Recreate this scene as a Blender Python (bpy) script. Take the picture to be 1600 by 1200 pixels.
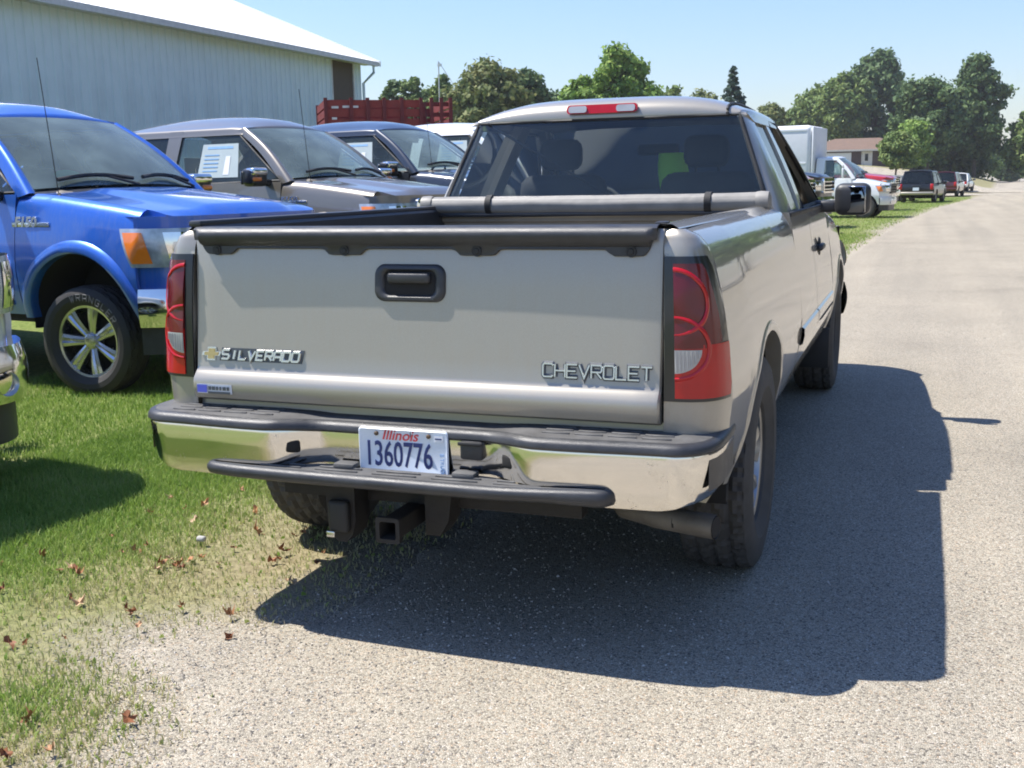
import bpy, bmesh, math, random
import numpy as np
from mathutils import Vector, Matrix, noise as mnoise
random.seed(7); RNG = np.random.default_rng(7)
PI = math.pi
SC = bpy.context.scene
for o in list(bpy.data.objects):
    bpy.data.objects.remove(o)
COL = SC.collection

# ------------------------------------------------------------------ camera
cam_d = bpy.data.cameras.new("camera"); cam = bpy.data.objects.new("camera", cam_d); COL.objects.link(cam)
CAM = Vector((1.4723, -3.0276, 1.4303))
yaw, pitch, roll = math.radians(-20.512), math.radians(-10.404), math.radians(-1.085)
Fv = Vector((math.sin(yaw)*math.cos(pitch), math.cos(yaw)*math.cos(pitch), math.sin(pitch)))
Rv = Fv.cross(Vector((0, 0, 1))).normalized(); Uv = Rv.cross(Fv)
cr, sr = math.cos(roll), math.sin(roll)
R2 = cr*Rv + sr*Uv; U2 = -sr*Rv + cr*Uv
cam.matrix_world = Matrix(((R2.x, U2.x, -Fv.x, CAM.x), (R2.y, U2.y, -Fv.y, CAM.y), (R2.z, U2.z, -Fv.z, CAM.z), (0, 0, 0, 1)))
cam_d.sensor_width = 36.0; cam_d.lens = 1704.7/1600*36.0
cam_d.clip_start = 0.05; cam_d.clip_end = 3000
SC.camera = cam

# ------------------------------------------------------------------ light
SUN_TO = Vector((-0.568, -0.08, 1.0)).normalized()      # direction towards the sun
elev = math.asin(SUN_TO.z); azim = math.atan2(SUN_TO.x, SUN_TO.y)
world = bpy.data.worlds.new("World"); SC.world = world; world.use_nodes = True
wn = world.node_tree.nodes; wl = world.node_tree.links
sky = wn.new("ShaderNodeTexSky"); sky.sky_type = 'NISHITA'; sky.sun_disc = False
sky.sun_elevation = elev; sky.sun_rotation = azim
sky.altitude = 200; sky.air_density = 1.6; sky.dust_density = .35; sky.ozone_density = 1.5
wn["Background"].inputs[1].default_value = 0.084
tint = wn.new("ShaderNodeMix"); tint.data_type = 'RGBA'; tint.blend_type = 'MULTIPLY'; tint.inputs[0].default_value = 1.0
tint.inputs[7].default_value = (.68, .80, 1.16, 1)       # a slightly purer blue than the model gives, all over the sky
wl.new(sky.outputs[0], tint.inputs[6]); wl.new(tint.outputs[2], wn["Background"].inputs[0])
sun_d = bpy.data.lights.new("sun", 'SUN'); sun_d.energy = 4.4; sun_d.angle = math.radians(0.53); sun_d.color = (1.0, 0.955, 0.89)
sun = bpy.data.objects.new("sun", sun_d); COL.objects.link(sun)
sun.rotation_euler = SUN_TO.to_track_quat('Z', 'Y').to_euler()
SC.view_settings.view_transform = 'Standard'; SC.view_settings.look = 'None'
SC.view_settings.exposure = 1.0; SC.view_settings.gamma = 1.0
SC.view_settings.use_curve_mapping = False
SC.render.engine = 'CYCLES'
SC.cycles.max_bounces = 8; SC.cycles.transparent_max_bounces = 24; SC.cycles.caustics_reflective = False
SC.cycles.caustics_refractive = False; SC.cycles.sample_clamp_indirect = 6
SC.cycles.use_denoising = True; SC.cycles.filter_width = 1.9

# ------------------------------------------------------------------ materials
def nodes(name):
    m = bpy.data.materials.new(name); m.use_nodes = True
    nt = m.node_tree; b = nt.nodes["Principled BSDF"]
    return m, nt, b
def setp(b, **k):
    names = dict(col="Base Color", rough="Roughness", metal="Metallic", coat="Coat Weight", crough="Coat Roughness", spec="Specular IOR Level",
                 emit="Emission Color", estr="Emission Strength", trans="Transmission Weight", ior="IOR", alpha="Alpha", sub="Subsurface Weight", sheen="Sheen Weight")
    for a, v in k.items():
        if a in ("col", "emit") and len(v) == 3: v = (*v, 1)
        b.inputs[names[a]].default_value = v
def N(nt, t, **k):
    n = nt.nodes.new(t)
    for a, v in k.items():
        if hasattr(n, a): setattr(n, a, v)
        else: n.inputs[a].default_value = v
    return n
def ramp(nt, stops, fac=None, interp='LINEAR'):
    r = nt.nodes.new("ShaderNodeValToRGB"); r.color_ramp.interpolation = interp
    e = r.color_ramp.elements
    while len(e) < len(stops): e.new(0.5)
    for i, (p, c) in enumerate(stops):
        e[i].position = p; e[i].color = (*c, 1) if len(c) == 3 else c
    if fac is not None: nt.links.new(fac, r.inputs[0])
    return r
def coords(nt, kind="Object", scale=None):
    tc = nt.nodes.new("ShaderNodeTexCoord"); out = tc.outputs[kind]
    if scale:
        mp = nt.nodes.new("ShaderNodeMapping"); mp.inputs["Scale"].default_value = scale
        nt.links.new(out, mp.inputs[0]); out = mp.outputs[0]
    return out
def noise_tex(nt, co, scale, detail=4, rough=.55):
    n = nt.nodes.new("ShaderNodeTexNoise"); n.inputs["Scale"].default_value = scale
    n.inputs["Detail"].default_value = detail; n.inputs["Roughness"].default_value = rough
    nt.links.new(co, n.inputs["Vector"]); return n
def mixc(nt, fac, a, b, mode='MIX'):
    m = nt.nodes.new("ShaderNodeMix"); m.data_type = 'RGBA'; m.blend_type = mode
    for sock, v in ((m.inputs[0], fac), (m.inputs[6], a), (m.inputs[7], b)):
        if isinstance(v, (int, float)): sock.default_value = v
        elif isinstance(v, tuple): sock.default_value = (*v, 1) if len(v) == 3 else v
        else: nt.links.new(v, sock)
    return m.outputs[2]
def bump(nt, b, h, strength=.3, dist=.01):
    n = nt.nodes.new("ShaderNodeBump"); n.inputs["Strength"].default_value = strength; n.inputs["Distance"].default_value = dist
    nt.links.new(h, n.inputs["Height"]); nt.links.new(n.outputs[0], b.inputs["Normal"])

def mat_flat(name, col, rough=.5, metal=0., var=.12, scale=9., bmp=0., bscale=60., **k):
    """plain material whose tone and gloss wander a little"""
    m, nt, b = nodes(name); setp(b, col=col, rough=rough, metal=metal, **k)
    co = coords(nt)
    n = noise_tex(nt, co, scale, 5)
    d = tuple(c*(1-var) for c in col); l = tuple(min(1, c*(1+var)) for c in col)
    r = ramp(nt, [(.3, d), (.7, l)], n.outputs[0]); nt.links.new(r.outputs[0], b.inputs["Base Color"])
    rr = ramp(nt, [(.3, (max(0, rough-.06),)*3), (.7, (min(1, rough+.08),)*3)], n.outputs[0]); nt.links.new(rr.outputs[0], b.inputs["Roughness"])
    if bmp:
        n2 = noise_tex(nt, co, bscale, 3); bump(nt, b, n2.outputs[0], bmp, .004)
    return m
def mat_paint(name, col, metal=.55, rough=.32, coat=1.0, dust_sheen=.0, flake=.10):
    m, nt, b = nodes(name); setp(b, col=col, metal=metal, rough=rough, coat=coat, crough=.035)
    co = coords(nt)
    f = noise_tex(nt, co, 900, 1)
    r = ramp(nt, [(.35, tuple(c*(1-flake) for c in col)), (.65, tuple(min(1, c*(1+flake)) for c in col))], f.outputs[0])
    out = r.outputs[0]
    if dust_sheen:
        n = noise_tex(nt, co, 3.2, 6, .65)
        st = noise_tex(nt, coords(nt, "Object", (60, 60, 2.0)), 1.0, 3)
        mm = N(nt, "ShaderNodeMath", operation='MULTIPLY'); nt.links.new(n.outputs[0], mm.inputs[0]); nt.links.new(st.outputs[0], mm.inputs[1])
        dr = ramp(nt, [(.19, (0, 0, 0)), (.36, (dust_sheen,)*3)], mm.outputs[0])
        out = mixc(nt, dr.outputs[0], out, (.34, .30, .24))
        cr_ = ramp(nt, [(.16, (.015,)*3), (.42, (.09,)*3)], mm.outputs[0]); nt.links.new(cr_.outputs[0], b.inputs["Coat Roughness"])
    nt.links.new(out, b.inputs["Base Color"])
    return m
def mat_glass(name, tint, refl_rough=.02, haze=0.0, ior=1.5):
    """automotive pane: tinted see-through body under a Fresnel reflection, with a painted-in veil of reflected sky"""
    m = bpy.data.materials.new(name); m.use_nodes = True; nt = m.node_tree
    nt.nodes.remove(nt.nodes["Principled BSDF"]); out = nt.nodes["Material Output"]
    tr = N(nt, "ShaderNodeBsdfTransparent"); tr.inputs[0].default_value = (*tint, 1)
    gl = N(nt, "ShaderNodeBsdfGlossy"); gl.inputs["Roughness"].default_value = refl_rough
    fr = N(nt, "ShaderNodeFresnel"); fr.inputs[0].default_value = ior
    mx = N(nt, "ShaderNodeMixShader"); nt.links.new(fr.outputs[0], mx.inputs[0]); nt.links.new(tr.outputs[0], mx.inputs[1]); nt.links.new(gl.outputs[0], mx.inputs[2])
    last = mx.outputs[0]
    if haze:
        df = N(nt, "ShaderNodeBsdfDiffuse"); df.inputs[0].default_value = (.44, .58, .57, 1)  # blue-green diffuse colour stands in for sky mirrored in the pane
        n = noise_tex(nt, coords(nt), 2.5, 5); r = ramp(nt, [(.3, (haze*.6,)*3), (.75, (haze*1.4,)*3)], n.outputs[0])
        m2 = N(nt, "ShaderNodeMixShader"); nt.links.new(r.outputs[0], m2.inputs[0]); nt.links.new(last, m2.inputs[1]); nt.links.new(df.outputs[0], m2.inputs[2]); last = m2.outputs[0]
    nt.links.new(last, out.inputs[0]); return m

M = {}
M['silver'] = mat_paint("pewter_metallic_paint", (.338, .315, .266), metal=.35, rough=.36, dust_sheen=.34)
M['blue'] = mat_paint("blue_metallic_paint", (.016, .12, .53), metal=.35, rough=.34, dust_sheen=.10)  # its pale film is painted in for sky reflected on the hood
M['grey'] = mat_paint("warm_grey_metallic_paint", (.195, .178, .152), metal=.5, rough=.34)
M['slate'] = mat_paint("dark_slate_metallic_paint", (.030, .036, .048), metal=.4, rough=.3)
M['white'] = mat_paint("white_paint", (.78, .78, .77), metal=0., rough=.35)
M['black'] = mat_paint("black_paint", (.012, .012, .014), metal=.1, rough=.3, coat=.45)
M['red'] = mat_paint("red_paint", (.42, .012, .016), metal=.1, rough=.3)
M['maroon'] = mat_paint("maroon_paint", (.10, .018, .018), metal=.3, rough=.3)
M['orange'] = mat_paint("orange_paint", (.62, .10, .02), metal=.1, rough=.3)
M['tan'] = mat_paint("tan_metallic_paint", (.40, .36, .29), metal=.5, rough=.35)
M['chrome'] = mat_flat("chrome", (.80, .79, .77), .06, 1., .03)
def mat_weathered_chrome():
    m, nt, b = nodes("weathered_chrome"); setp(b, metal=1.)
    co = coords(nt); n = noise_tex(nt, co, 7, 6, .7); f = noise_tex(nt, co, 130, 3, .6); w = noise_tex(nt, co, 3, 3)
    mm = N(nt, "ShaderNodeMath", operation='MULTIPLY'); nt.links.new(n.outputs[0], mm.inputs[0]); nt.links.new(f.outputs[0], mm.inputs[1])
    d = ramp(nt, [(.31, (0, 0, 0)), (.46, (.6,)*3)], mm.outputs[0])
    nt.links.new(mixc(nt, d.outputs[0], (.76, .74, .70), (.34, .29, .23)), b.inputs["Base Color"])
    r = ramp(nt, [(.31, (.12,)*3), (.46, (.45,)*3)], mm.outputs[0]); nt.links.new(r.outputs[0], b.inputs["Roughness"])
    bump(nt, b, w.outputs[0], .05, .02); return m
M['chrome_dirty'] = mat_weathered_chrome()
M['wheel_chrome'] = mat_flat("wheel_chrome", (.56, .57, .60), .24, 1., .06)
M['badge_chrome'] = mat_flat("badge_chrome", (.66, .66, .65), .22, 1., .05)
M['plastic'] = mat_flat("black_grained_plastic", (.034, .035, .038), .40, 0., .2, 20, .25, 380)
M['pad'] = mat_flat("dusty_step_pad_rubber", (.085, .083, .08), .62, 0., .3, 14, .4, 160)
M['rubber'] = mat_flat("black_rubber_seal", (.018, .018, .018), .6, 0., .2)
M['tyre'] = mat_flat("dusty_tyre_rubber", (.062, .058, .053), .82, 0., .28, 12, .3, 90)
M['tyre_new'] = mat_flat("new_tyre_rubber", (.030, .028, .027), .68, 0., .2, 12, .2, 90)
M['letter_white'] = mat_flat("raised_white_tyre_lettering", (.17, .165, .16), .7)
M['dark'] = mat_flat("underbody_black", (.014, .013, .012), .85, 0., .3)
M['grime'] = mat_flat("grimy_steel", (.028, .025, .022), .7, .3, .35, 18, .3, 60)
M['pipe'] = mat_flat('dull_exhaust_steel', (.15, .135, .115), .6, .35, .25, 14, .2, 50)
M['rust'] = mat_flat("brown_rusty_steel", (.12, .082, .052), .75, .2, .35, 22, .4, 50)
M['alloy'] = mat_flat("grey_alloy", (.42, .41, .39), .38, .9, .1)
M['liner'] = mat_flat("bed_liner_tan_dust", (.33, .29, .235), .75, 0., .15, 6)
M['bedfloor'] = mat_flat("bed_floor_grey", (.12, .115, .11), .7, 0., .2, 6)
M['vinyl'] = mat_flat("faded_black_vinyl", (.215, .205, .185), .52, 0., .22, 7, .35, 28)
M['strap'] = mat_flat("black_strap", (.012, .012, .012), .7)
M['redlens'] = mat_flat("red_lens", (.44, .003, .005), .22, 0., .10, coat=.25)
M['reddark'] = mat_flat("deep_red_lens", (.115, .002, .005), .2, 0., .25, coat=.25)
M['clearlens'] = mat_flat("clear_ribbed_lens", (.40, .40, .39), .15, .1, .15, coat=1.0)
M['amber'] = mat_flat("amber_lens", (.80, .20, .015), .12, 0., .08, coat=1.0)
M['lamp'] = mat_flat("lamp_reflector", (.42, .46, .50), .16, .35, .25, 14, coat=.8)
M['cloth'] = mat_flat("dark_seat_cloth", (.035, .034, .036), .9, 0., .2)
M['cloth_tan'] = mat_flat("tan_seat_cloth", (.17, .14, .11), .9, 0., .2)
M['dash'] = mat_flat("dashboard_plastic", (.05, .05, .05), .6, 0., .1)
M['dash_tan'] = mat_flat("tan_dashboard_plastic", (.20, .18, .145), .6, 0., .1)
M['hivis'] = mat_flat("lime_hi_vis_cloth", (.42, .95, .08), .8, 0., .1)
M['paper'] = mat_flat("white_paper", (.38, .45, .46), .6, 0., .04)
M['paperblue'] = mat_flat("pale_blue_print", (.20, .38, .62), .6, 0., .1)
M['green'] = mat_flat("green_sticker", (.05, .50, .22), .5)
M['plate'] = mat_flat("plate_white", (.70, .76, .83), .35, 0., .04)
M['platetext'] = mat_flat("plate_navy", (.016, .03, .13), .4)
M['platered'] = mat_flat("plate_red", (.55, .05, .06), .4)
M['plateblue'] = mat_flat("plate_soft_blue", (.25, .42, .68), .4)
M['stickerblue'] = mat_flat("sticker_blue", (.10, .12, .55), .4)
M['steelgrey'] = mat_flat("sticker_dark", (.07, .08, .09), .4)
M['gold'] = mat_flat("gold_emblem", (.55, .42, .20), .3, .8)
M['boxwhite'] = mat_flat("van_body_white", (.76, .77, .79), .45, 0., .04)
M['glass_dark'] = mat_glass("dark_tinted_glass", (.80, .86, .88), haze=.025, ior=1.55)
M['glass'] = mat_glass("clear_auto_glass", (.64, .74, .70), haze=.22, ior=1.6)
M['glass_side'] = mat_glass('side_glass', (.62, .70, .68), haze=.05)
M['glass_thin'] = mat_glass('clean_windshield_glass', (.80, .85, .82), haze=.03)
M['glass_privacy'] = mat_glass("privacy_glass", (.05, .055, .07), haze=.02)
M['mirror'] = mat_flat("mirror_glass", (.34, .35, .37), .02, 1., .02)

# ------------------------------------------------------------------ mesh helpers
class MB:
    def __init__(s): s.v = []; s.f = []; s.m = []
    def grid(s, rows, mi=0, closed=False):
        b = len(s.v); nr, nc = len(rows), len(rows[0])
        for r in rows: s.v += [tuple(p) for p in r]
        for i in range(nr-1):
            for j in range(nc if closed else nc-1):
                k = (j+1) % nc
                s.f.append((b+i*nc+j, b+i*nc+k, b+(i+1)*nc+k, b+(i+1)*nc+j)); s.m.append(mi)
        return s
    def poly(s, pts, mi=0):
        b = len(s.v); s.v += [tuple(p) for p in pts]; s.f.append(tuple(range(b, b+len(pts)))); s.m.append(mi); return s
    def ring(s, outer, inner, mi=0):
        return s.grid([list(outer), list(inner)], mi, True)
    def prism(s, pts, vec, mi=0):
        v = Vector(vec); a = [Vector(p) for p in pts]; c = [p+v for p in a]
        s.poly(a[::-1], mi); s.poly(c, mi); return s.grid([a, c], mi, True)
    def box(s, c, d, mi=0, rz=0., mat=None):
        x, y, z = d[0]/2, d[1]/2, d[2]/2
        P = [Vector(p) for p in ((-x,-y,-z),(x,-y,-z),(x,y,-z),(-x,y,-z),(-x,-y,z),(x,-y,z),(x,y,z),(-x,y,z))]
        T = mat or Matrix.Rotation(rz, 3, 'Z'); C = Vector(c); b = len(s.v)
        s.v += [tuple(C+T@p) for p in P]
        for q in ((0,3,2,1),(4,5,6,7),(0,1,5,4),(1,2,6,5),(2,3,7,6),(3,0,4,7)): s.f.append(tuple(b+i for i in q)); s.m.append(mi)
        return s
    def rbox(s, c, d, r=.02, seg=2, mi=0, mat=None):
        bm = bmesh.new(); bmesh.ops.create_cube(bm, size=1.0)
        for v in bm.verts: v.co = Vector((v.co.x*d[0], v.co.y*d[1], v.co.z*d[2]))
        bmesh.ops.bevel(bm, geom=bm.edges[:], offset=min(r, min(d)*.49), segments=seg, affect='EDGES', profile=.5)
        return s.frombm(bm, Vector(c), mat, mi)
    def frombm(s, bm, c=Vector(), mat=None, mi=0):
        T = mat or Matrix.Identity(3); b = len(s.v); bm.verts.index_update()
        s.v += [tuple(c+T@v.co) for v in bm.verts]
        for f in bm.faces: s.f.append(tuple(b+v.index for v in f.verts)); s.m.append(mi)
        bm.free(); return s
    def tube(s, path, r, n=8, mi=0, caps=True, closed=False, squash=None):
        path = [Vector(p) for p in path]; rows = []; k = len(path); prev = None
        for i, p in enumerate(path):
            a = path[(i-1) % k] if (i > 0 or closed) else p; c = path[(i+1) % k] if (i < k-1 or closed) else p
            t = (c-a).normalized(); up = Vector((0, 0, 1)) if abs(t.z) < .95 else Vector((0, 1, 0))
            x = t.cross(up).normalized(); y = x.cross(t)
            if prev and x.dot(prev) < 0 and closed: x = -x; y = -y
            prev = x; rr = r[i] if isinstance(r, (list, tuple)) else r; sq = squash or (1, 1)
            rows.append([p+x*rr*sq[0]*math.cos(2*PI*j/n)+y*rr*sq[1]*math.sin(2*PI*j/n) for j in range(n)])
        if closed: rows.append(rows[0])
        s.grid(rows, mi, True)
        if caps and not closed: s.poly(rows[0][::-1], mi); s.poly(rows[-1], mi)
        return s
    def lathe(s, prof, n=32, axis='X', c=(0, 0, 0), mi=0, a0=0., a1=2*PI):
        """prof: list of (radius, height along axis)"""
        C = Vector(c); full = abs(a1-a0-2*PI) < 1e-6; rows = []
        m = n if full else n+1
        for r, h in prof:
            row = []
            for j in range(m):
                a = a0+(a1-a0)*j/n; u, w = r*math.cos(a), r*math.sin(a)
                row.append(C+Vector({'X': (h, u, w), 'Y': (u, h, w), 'Z': (u, w, h)}[axis]))
            rows.append(row)
        return s.grid(rows, mi, full)
    def xform(s, T):
        s.v = [tuple(T@Vector(p)) for p in s.v]; return s
    def add(s, o, T=None, mi=None):
        b = len(s.v); s.v += [tuple(T@Vector(p)) if T else p for p in o.v]
        s.f += [tuple(b+i for i in f) for f in o.f]; s.m += (o.m if mi is None else [mi]*len(o.m)); return s
    def build(s, name, mats, parent=None, smooth=35, merge=1e-5, recalc=True, solid=0.):
        me = bpy.data.meshes.new(name); me.from_pydata(s.v, [], s.f)
        if not isinstance(mats, (list, tuple)): mats = [mats]
        for m in mats: me.materials.append(m)
        me.polygons.foreach_set("material_index", s.m)
        if merge or recalc:
            bm = bmesh.new(); bm.from_mesh(me)
            if merge: bmesh.ops.remove_doubles(bm, verts=bm.verts, dist=merge)
            if recalc: bmesh.ops.recalc_face_normals(bm, faces=bm.faces)
            if solid:
                bmesh.ops.solidify(bm, geom=bm.faces[:], thickness=solid)
            bm.to_mesh(me); bm.free()
        if smooth: me.shade_smooth(); me.set_sharp_from_angle(angle=math.radians(smooth))
        o = bpy.data.objects.new(name, me); COL.objects.link(o)
        if parent: o.parent = parent
        return o
def tag(o, label=None, cat=None, group=None, kind=None):
    for k, v in (("label", label), ("category", cat), ("group", group), ("kind", kind)):
        if v: o[k] = v
    return o
def empty(name, loc=(0, 0, 0), rz=0., parent=None):
    o = bpy.data.objects.new(name, None); COL.objects.link(o); o.location = loc; o.rotation_euler = (0, 0, rz)
    o.empty_display_size = .1
    if parent: o.parent = parent
    return o
def kids(o): return [c for c in bpy.data.objects if c.parent == o]
def copy_tree(o, parent=None):
    c = o.copy(); COL.objects.link(c)
    if parent: c.parent = parent
    for ch in o.children: copy_tree(ch, c)
    return c
def recolor(root, old, new):
    for o in [root]+list(root.children_recursive):
        if o.type == 'MESH':
            for sl in o.material_slots:
                if sl.material == old: sl.link = 'OBJECT'; sl.material = new
def lerp(a, b, t): return a+(b-a)*t
def interp(x, xs, ys):
    if x <= xs[0]: return ys[0]
    for i in range(len(xs)-1):
        if x <= xs[i+1]: return lerp(ys[i], ys[i+1], (x-xs[i])/(xs[i+1]-xs[i]))
    return ys[-1]
def smooth(a, b, x):
    t = min(1, max(0, (x-a)/(b-a))); return t*t*(3-2*t)
def rrect(x0, x1, y0, y1, r, n=4):
    pts = []
    for cx, cy, a in ((x1-r, y1-r, 0), (x0+r, y1-r, PI/2), (x0+r, y0+r, PI), (x1-r, y0+r, 1.5*PI)):
        for k in range(n+1):
            t = a+PI/2*k/n; pts.append((cx+r*math.cos(t), cy+r*math.sin(t)))
    return pts
def text_mesh(body, size, extr, mat, name, parent, T, shear=0., sx=1., bold=0.):
    cu = bpy.data.curves.new(name, 'FONT'); cu.body = body; cu.size = size; cu.extrude = extr; cu.shear = shear
    cu.align_x = 'CENTER'; cu.align_y = 'CENTER'; cu.offset = bold; cu.resolution_u = 3
    t = bpy.data.objects.new("tmp", cu); COL.objects.link(t)
    me = bpy.data.meshes.new_from_object(t.evaluated_get(bpy.context.evaluated_depsgraph_get()))
    bpy.data.objects.remove(t); bpy.data.curves.remove(cu)
    for v in me.vertices: v.co = T@Vector((v.co.x*sx, v.co.y, v.co.z))
    me.materials.clear(); me.materials.append(mat); me.name = name
    o = bpy.data.objects.new(name, me); COL.objects.link(o); o.parent = parent; return o
# letters of raised chrome scripts, as centre lines in a unit box
GLYPH = {
 'S': [[(1, .95), (.9, 1), (.1, 1), (0, .9), (0, .6), (.1, .5), (.9, .5), (1, .4), (1, .1), (.9, 0), (.1, 0), (0, .05)]],
 'I': [[(.5, 0), (.5, 1)]], 'L': [[(0, 1), (0, 0), (1, 0)]], 'V': [[(0, 1), (.5, 0), (1, 1)]],
 'E': [[(1, 1), (0, 1), (0, 0), (1, 0)], [(0, .5), (.85, .5)]],
 'R': [[(0, 0), (0, 1), (.9, 1), (1, .9), (1, .6), (.9, .48), (.05, .48)], [(.5, .48), (1, 0)]],
 'A': [[(0, 0), (0, .85), (.15, 1), (.85, 1), (1, .85), (1, 0)], [(0, .42), (1, .42)]],
 'D': [[(0, 0), (0, 1), (.85, 1), (1, .85), (1, .15), (.85, 0), (0, 0)]],
 'O': [[(.12, 0), (0, .12), (0, .88), (.12, 1), (.88, 1), (1, .88), (1, .12), (.88, 0), (.12, 0)]],
 'C': [[(1, .86), (.88, 1), (.12, 1), (0, .88), (0, .12), (.12, 0), (.88, 0), (1, .14)]],
 'H': [[(0, 0), (0, 1)], [(1, 0), (1, 1)], [(0, .5), (1, .5)]], 'W': [[(0, 1), (.25, 0), (.5, .8), (.75, 0), (1, 1)]], 'N': [[(0, 0), (0, 1), (1, 0), (1, 1)]],
 'G': [[(1, .86), (.88, 1), (.12, 1), (0, .88), (0, .12), (.12, 0), (1, 0), (1, .48), (.6, .48)]], 'T': [[(0, 1), (1, 1)], [(.5, 1), (.5, 0)]],
}
def ribbon(mb, pts, w, depth, f):
    """raised bar along a centre line; f maps (a, b, up) to 3D"""
    P = [Vector(p) for p in pts]; n = len(P); closed = (P[0]-P[-1]).length < 1e-6; L = []; Rr = []
    for i in range(n):
        a = P[i-1] if i > 0 else (P[-2] if closed else None); c = P[i+1] if i < n-1 else (P[1] if closed else None)
        d1 = (P[i]-a).normalized() if a is not None else None; d2 = (c-P[i]).normalized() if c is not None else None
        if d1 is None: d1 = d2
        if d2 is None: d2 = d1
        n1 = Vector((-d1.y, d1.x)); n2 = Vector((-d2.y, d2.x)); m = (n1+n2).normalized(); k = w/2/max(.35, m.dot(n1))
        L.append(P[i]+m*k); Rr.append(P[i]-m*k)
    rows = []
    for i in range(n):
        c_ = (L[i]+Rr[i])/2; l2 = lerp(c_, L[i], .55); r2 = lerp(c_, Rr[i], .55)
        rows.append([f(L[i].x, L[i].y, 0), f(l2.x, l2.y, depth), f(r2.x, r2.y, depth), f(Rr[i].x, Rr[i].y, 0)])
    mb.grid(rows)
    if not closed: mb.poly(rows[0]); mb.poly(rows[-1])
# ------------------------------------------------------------------ ground
def edge_x(y):      # left edge of the road
    e = interp(y, [-60, -6, -1.1, -.85, -.62, -.42, -.2, .0, .15, .6, 2, 6, 12, 18.1, 25, 32.6, 50, 71, 100, 160, 240],
               [-1.5, -.35, -.30, -.34, -.50, -.86, -.60, -.36, -.34, -.30, -.32, -.15, .0, .18, .42, .78, 2.1, 4.42, 7.2, 11.0, 16.])
    return e
def road_w(y): return 6.3
def ground_z(x, y):
    z = .036*max(0, min(15, y-5.5))*smooth(-2.2, -4.2, x)*smooth(34, 22, y)
    z += -.05*smooth(-2.6, -4.0, x)*smooth(6.5, 4.5, y)
    z += 3.0*smooth(95, 160, y)*smooth(edge_x(y)+6, edge_x(y)-22, x)
    z += .28*smooth(86, 100, y)*smooth(edge_x(y)-.5, edge_x(y)-3, x)
    z -= 1.2*smooth(190, 330, y)
    return z
def ground_n(x, y): return ground_z(x, y)+.012*mnoise.noise(Vector((x*.9, y*.9, 0)))*smooth(edge_x(y)-.1, edge_x(y)-1.0, x)
xs = sorted(set([-900, -500, -250, -150, -110, -80, -60, -48]+[-40+i*1.0 for i in range(36)]+[-4+.25*i for i in range(33)]+[4+1.*i for i in range(26)]+[32, 40, 55, 80, 120, 200, 400, 900]))
ys = sorted(set([-900, -400, -150, -60, -30, -14, -8]+[-6+.3*i for i in range(60)]+[12+1.*i for i in range(90)]+[104+4*i for i in range(26)]+[220, 260, 330, 420, 600, 900]))
def stone_colour(nt, co, tone):
    v = N(nt, "ShaderNodeTexVoronoi"); v.inputs["Scale"].default_value = 178; nt.links.new(co, v.inputs[0])
    vd = N(nt, "ShaderNodeTexVoronoi"); vd.inputs["Scale"].default_value = 178; vd.feature = 'DISTANCE_TO_EDGE'; nt.links.new(co, vd.inputs[0])
    sp = N(nt, "ShaderNodeSeparateColor"); nt.links.new(v.outputs["Color"], sp.inputs[0])
    t = tone
    stones = ramp(nt, [(0, (.11*t, .10*t, .09*t)), (.10, (.25*t, .23*t, .195*t)), (.28, (.36*t, .328*t, .265*t)), (.55, (.43*t, .395*t, .322*t)), (.80, (.49*t, .455*t, .38*t)), (.93, (.40*t, .31*t, .22*t)), (1, (.60*t, .57*t, .51*t))], sp.outputs[0])
    fine = noise_tex(nt, co, 240, 2); gapm = ramp(nt, [(.0, (.42, .40, .37)), (.16, (1, 1, 1))], vd.outputs[0])
    c1 = mixc(nt, 1., stones.outputs[0], gapm.outputs[0], 'MULTIPLY')
    big = noise_tex(nt, co, .55, 6, .62); tone_ = ramp(nt, [(.25, (.74, .735, .73)), (.42, (.93, .925, .91)), (.58, (1.02, 1.01, .99)), (.75, (1.14, 1.12, 1.08))], big.outputs[0])
    st = noise_tex(nt, coords(nt, "Object", (1.6, .05, 1)), 1.0, 4); lanes = ramp(nt, [(.32, (.89, .89, .89)), (.62, (1.05, 1.04, 1.02))], st.outputs[0])
    c2 = mixc(nt, 1., c1, tone_.outputs[0], 'MULTIPLY'); c3 = mixc(nt, 1., c2, lanes.outputs[0], 'MULTIPLY')
    ht = N(nt, "ShaderNodeMath", operation='ADD'); nt.links.new(vd.outputs[0], ht.inputs[0]); nt.links.new(sp.outputs[1], ht.inputs[1])
    return c3, ht.outputs[0]
def aggregate(name, tone):
    m, nt, b = nodes(name); setp(b, rough=.88, spec=.25)
    c, h = stone_colour(nt, coords(nt), tone); nt.links.new(c, b.inputs["Base Color"]); bump(nt, b, h, .55, .006); return m
m, nt, b = nodes("turf_and_thatch"); setp(b, rough=.95, spec=.15)
co = coords(nt)
sx = N(nt, "ShaderNodeSeparateXYZ"); nt.links.new(co, sx.inputs[0])
n1 = noise_tex(nt, co, .9, 6, .65); n2 = noise_tex(nt, co, 26, 5, .7); n3 = noise_tex(nt, co, .12, 3)
g = ramp(nt, [(.30, (.07, .105, .024)), (.50, (.14, .19, .045)), (.72, (.25, .265, .09))], n2.outputs[0])
dry = ramp(nt, [(.3, (.16, .13, .075)), (.55, (.28, .235, .14)), (.75, (.40, .345, .23))], n2.outputs[0])
mr = N(nt, "ShaderNodeMapRange"); mr.inputs[1].default_value = -2.3; mr.inputs[2].default_value = -.35; mr.inputs[3].default_value = .16; mr.inputs[4].default_value = .95
nt.links.new(sx.outputs[0], mr.inputs[0])
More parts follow.
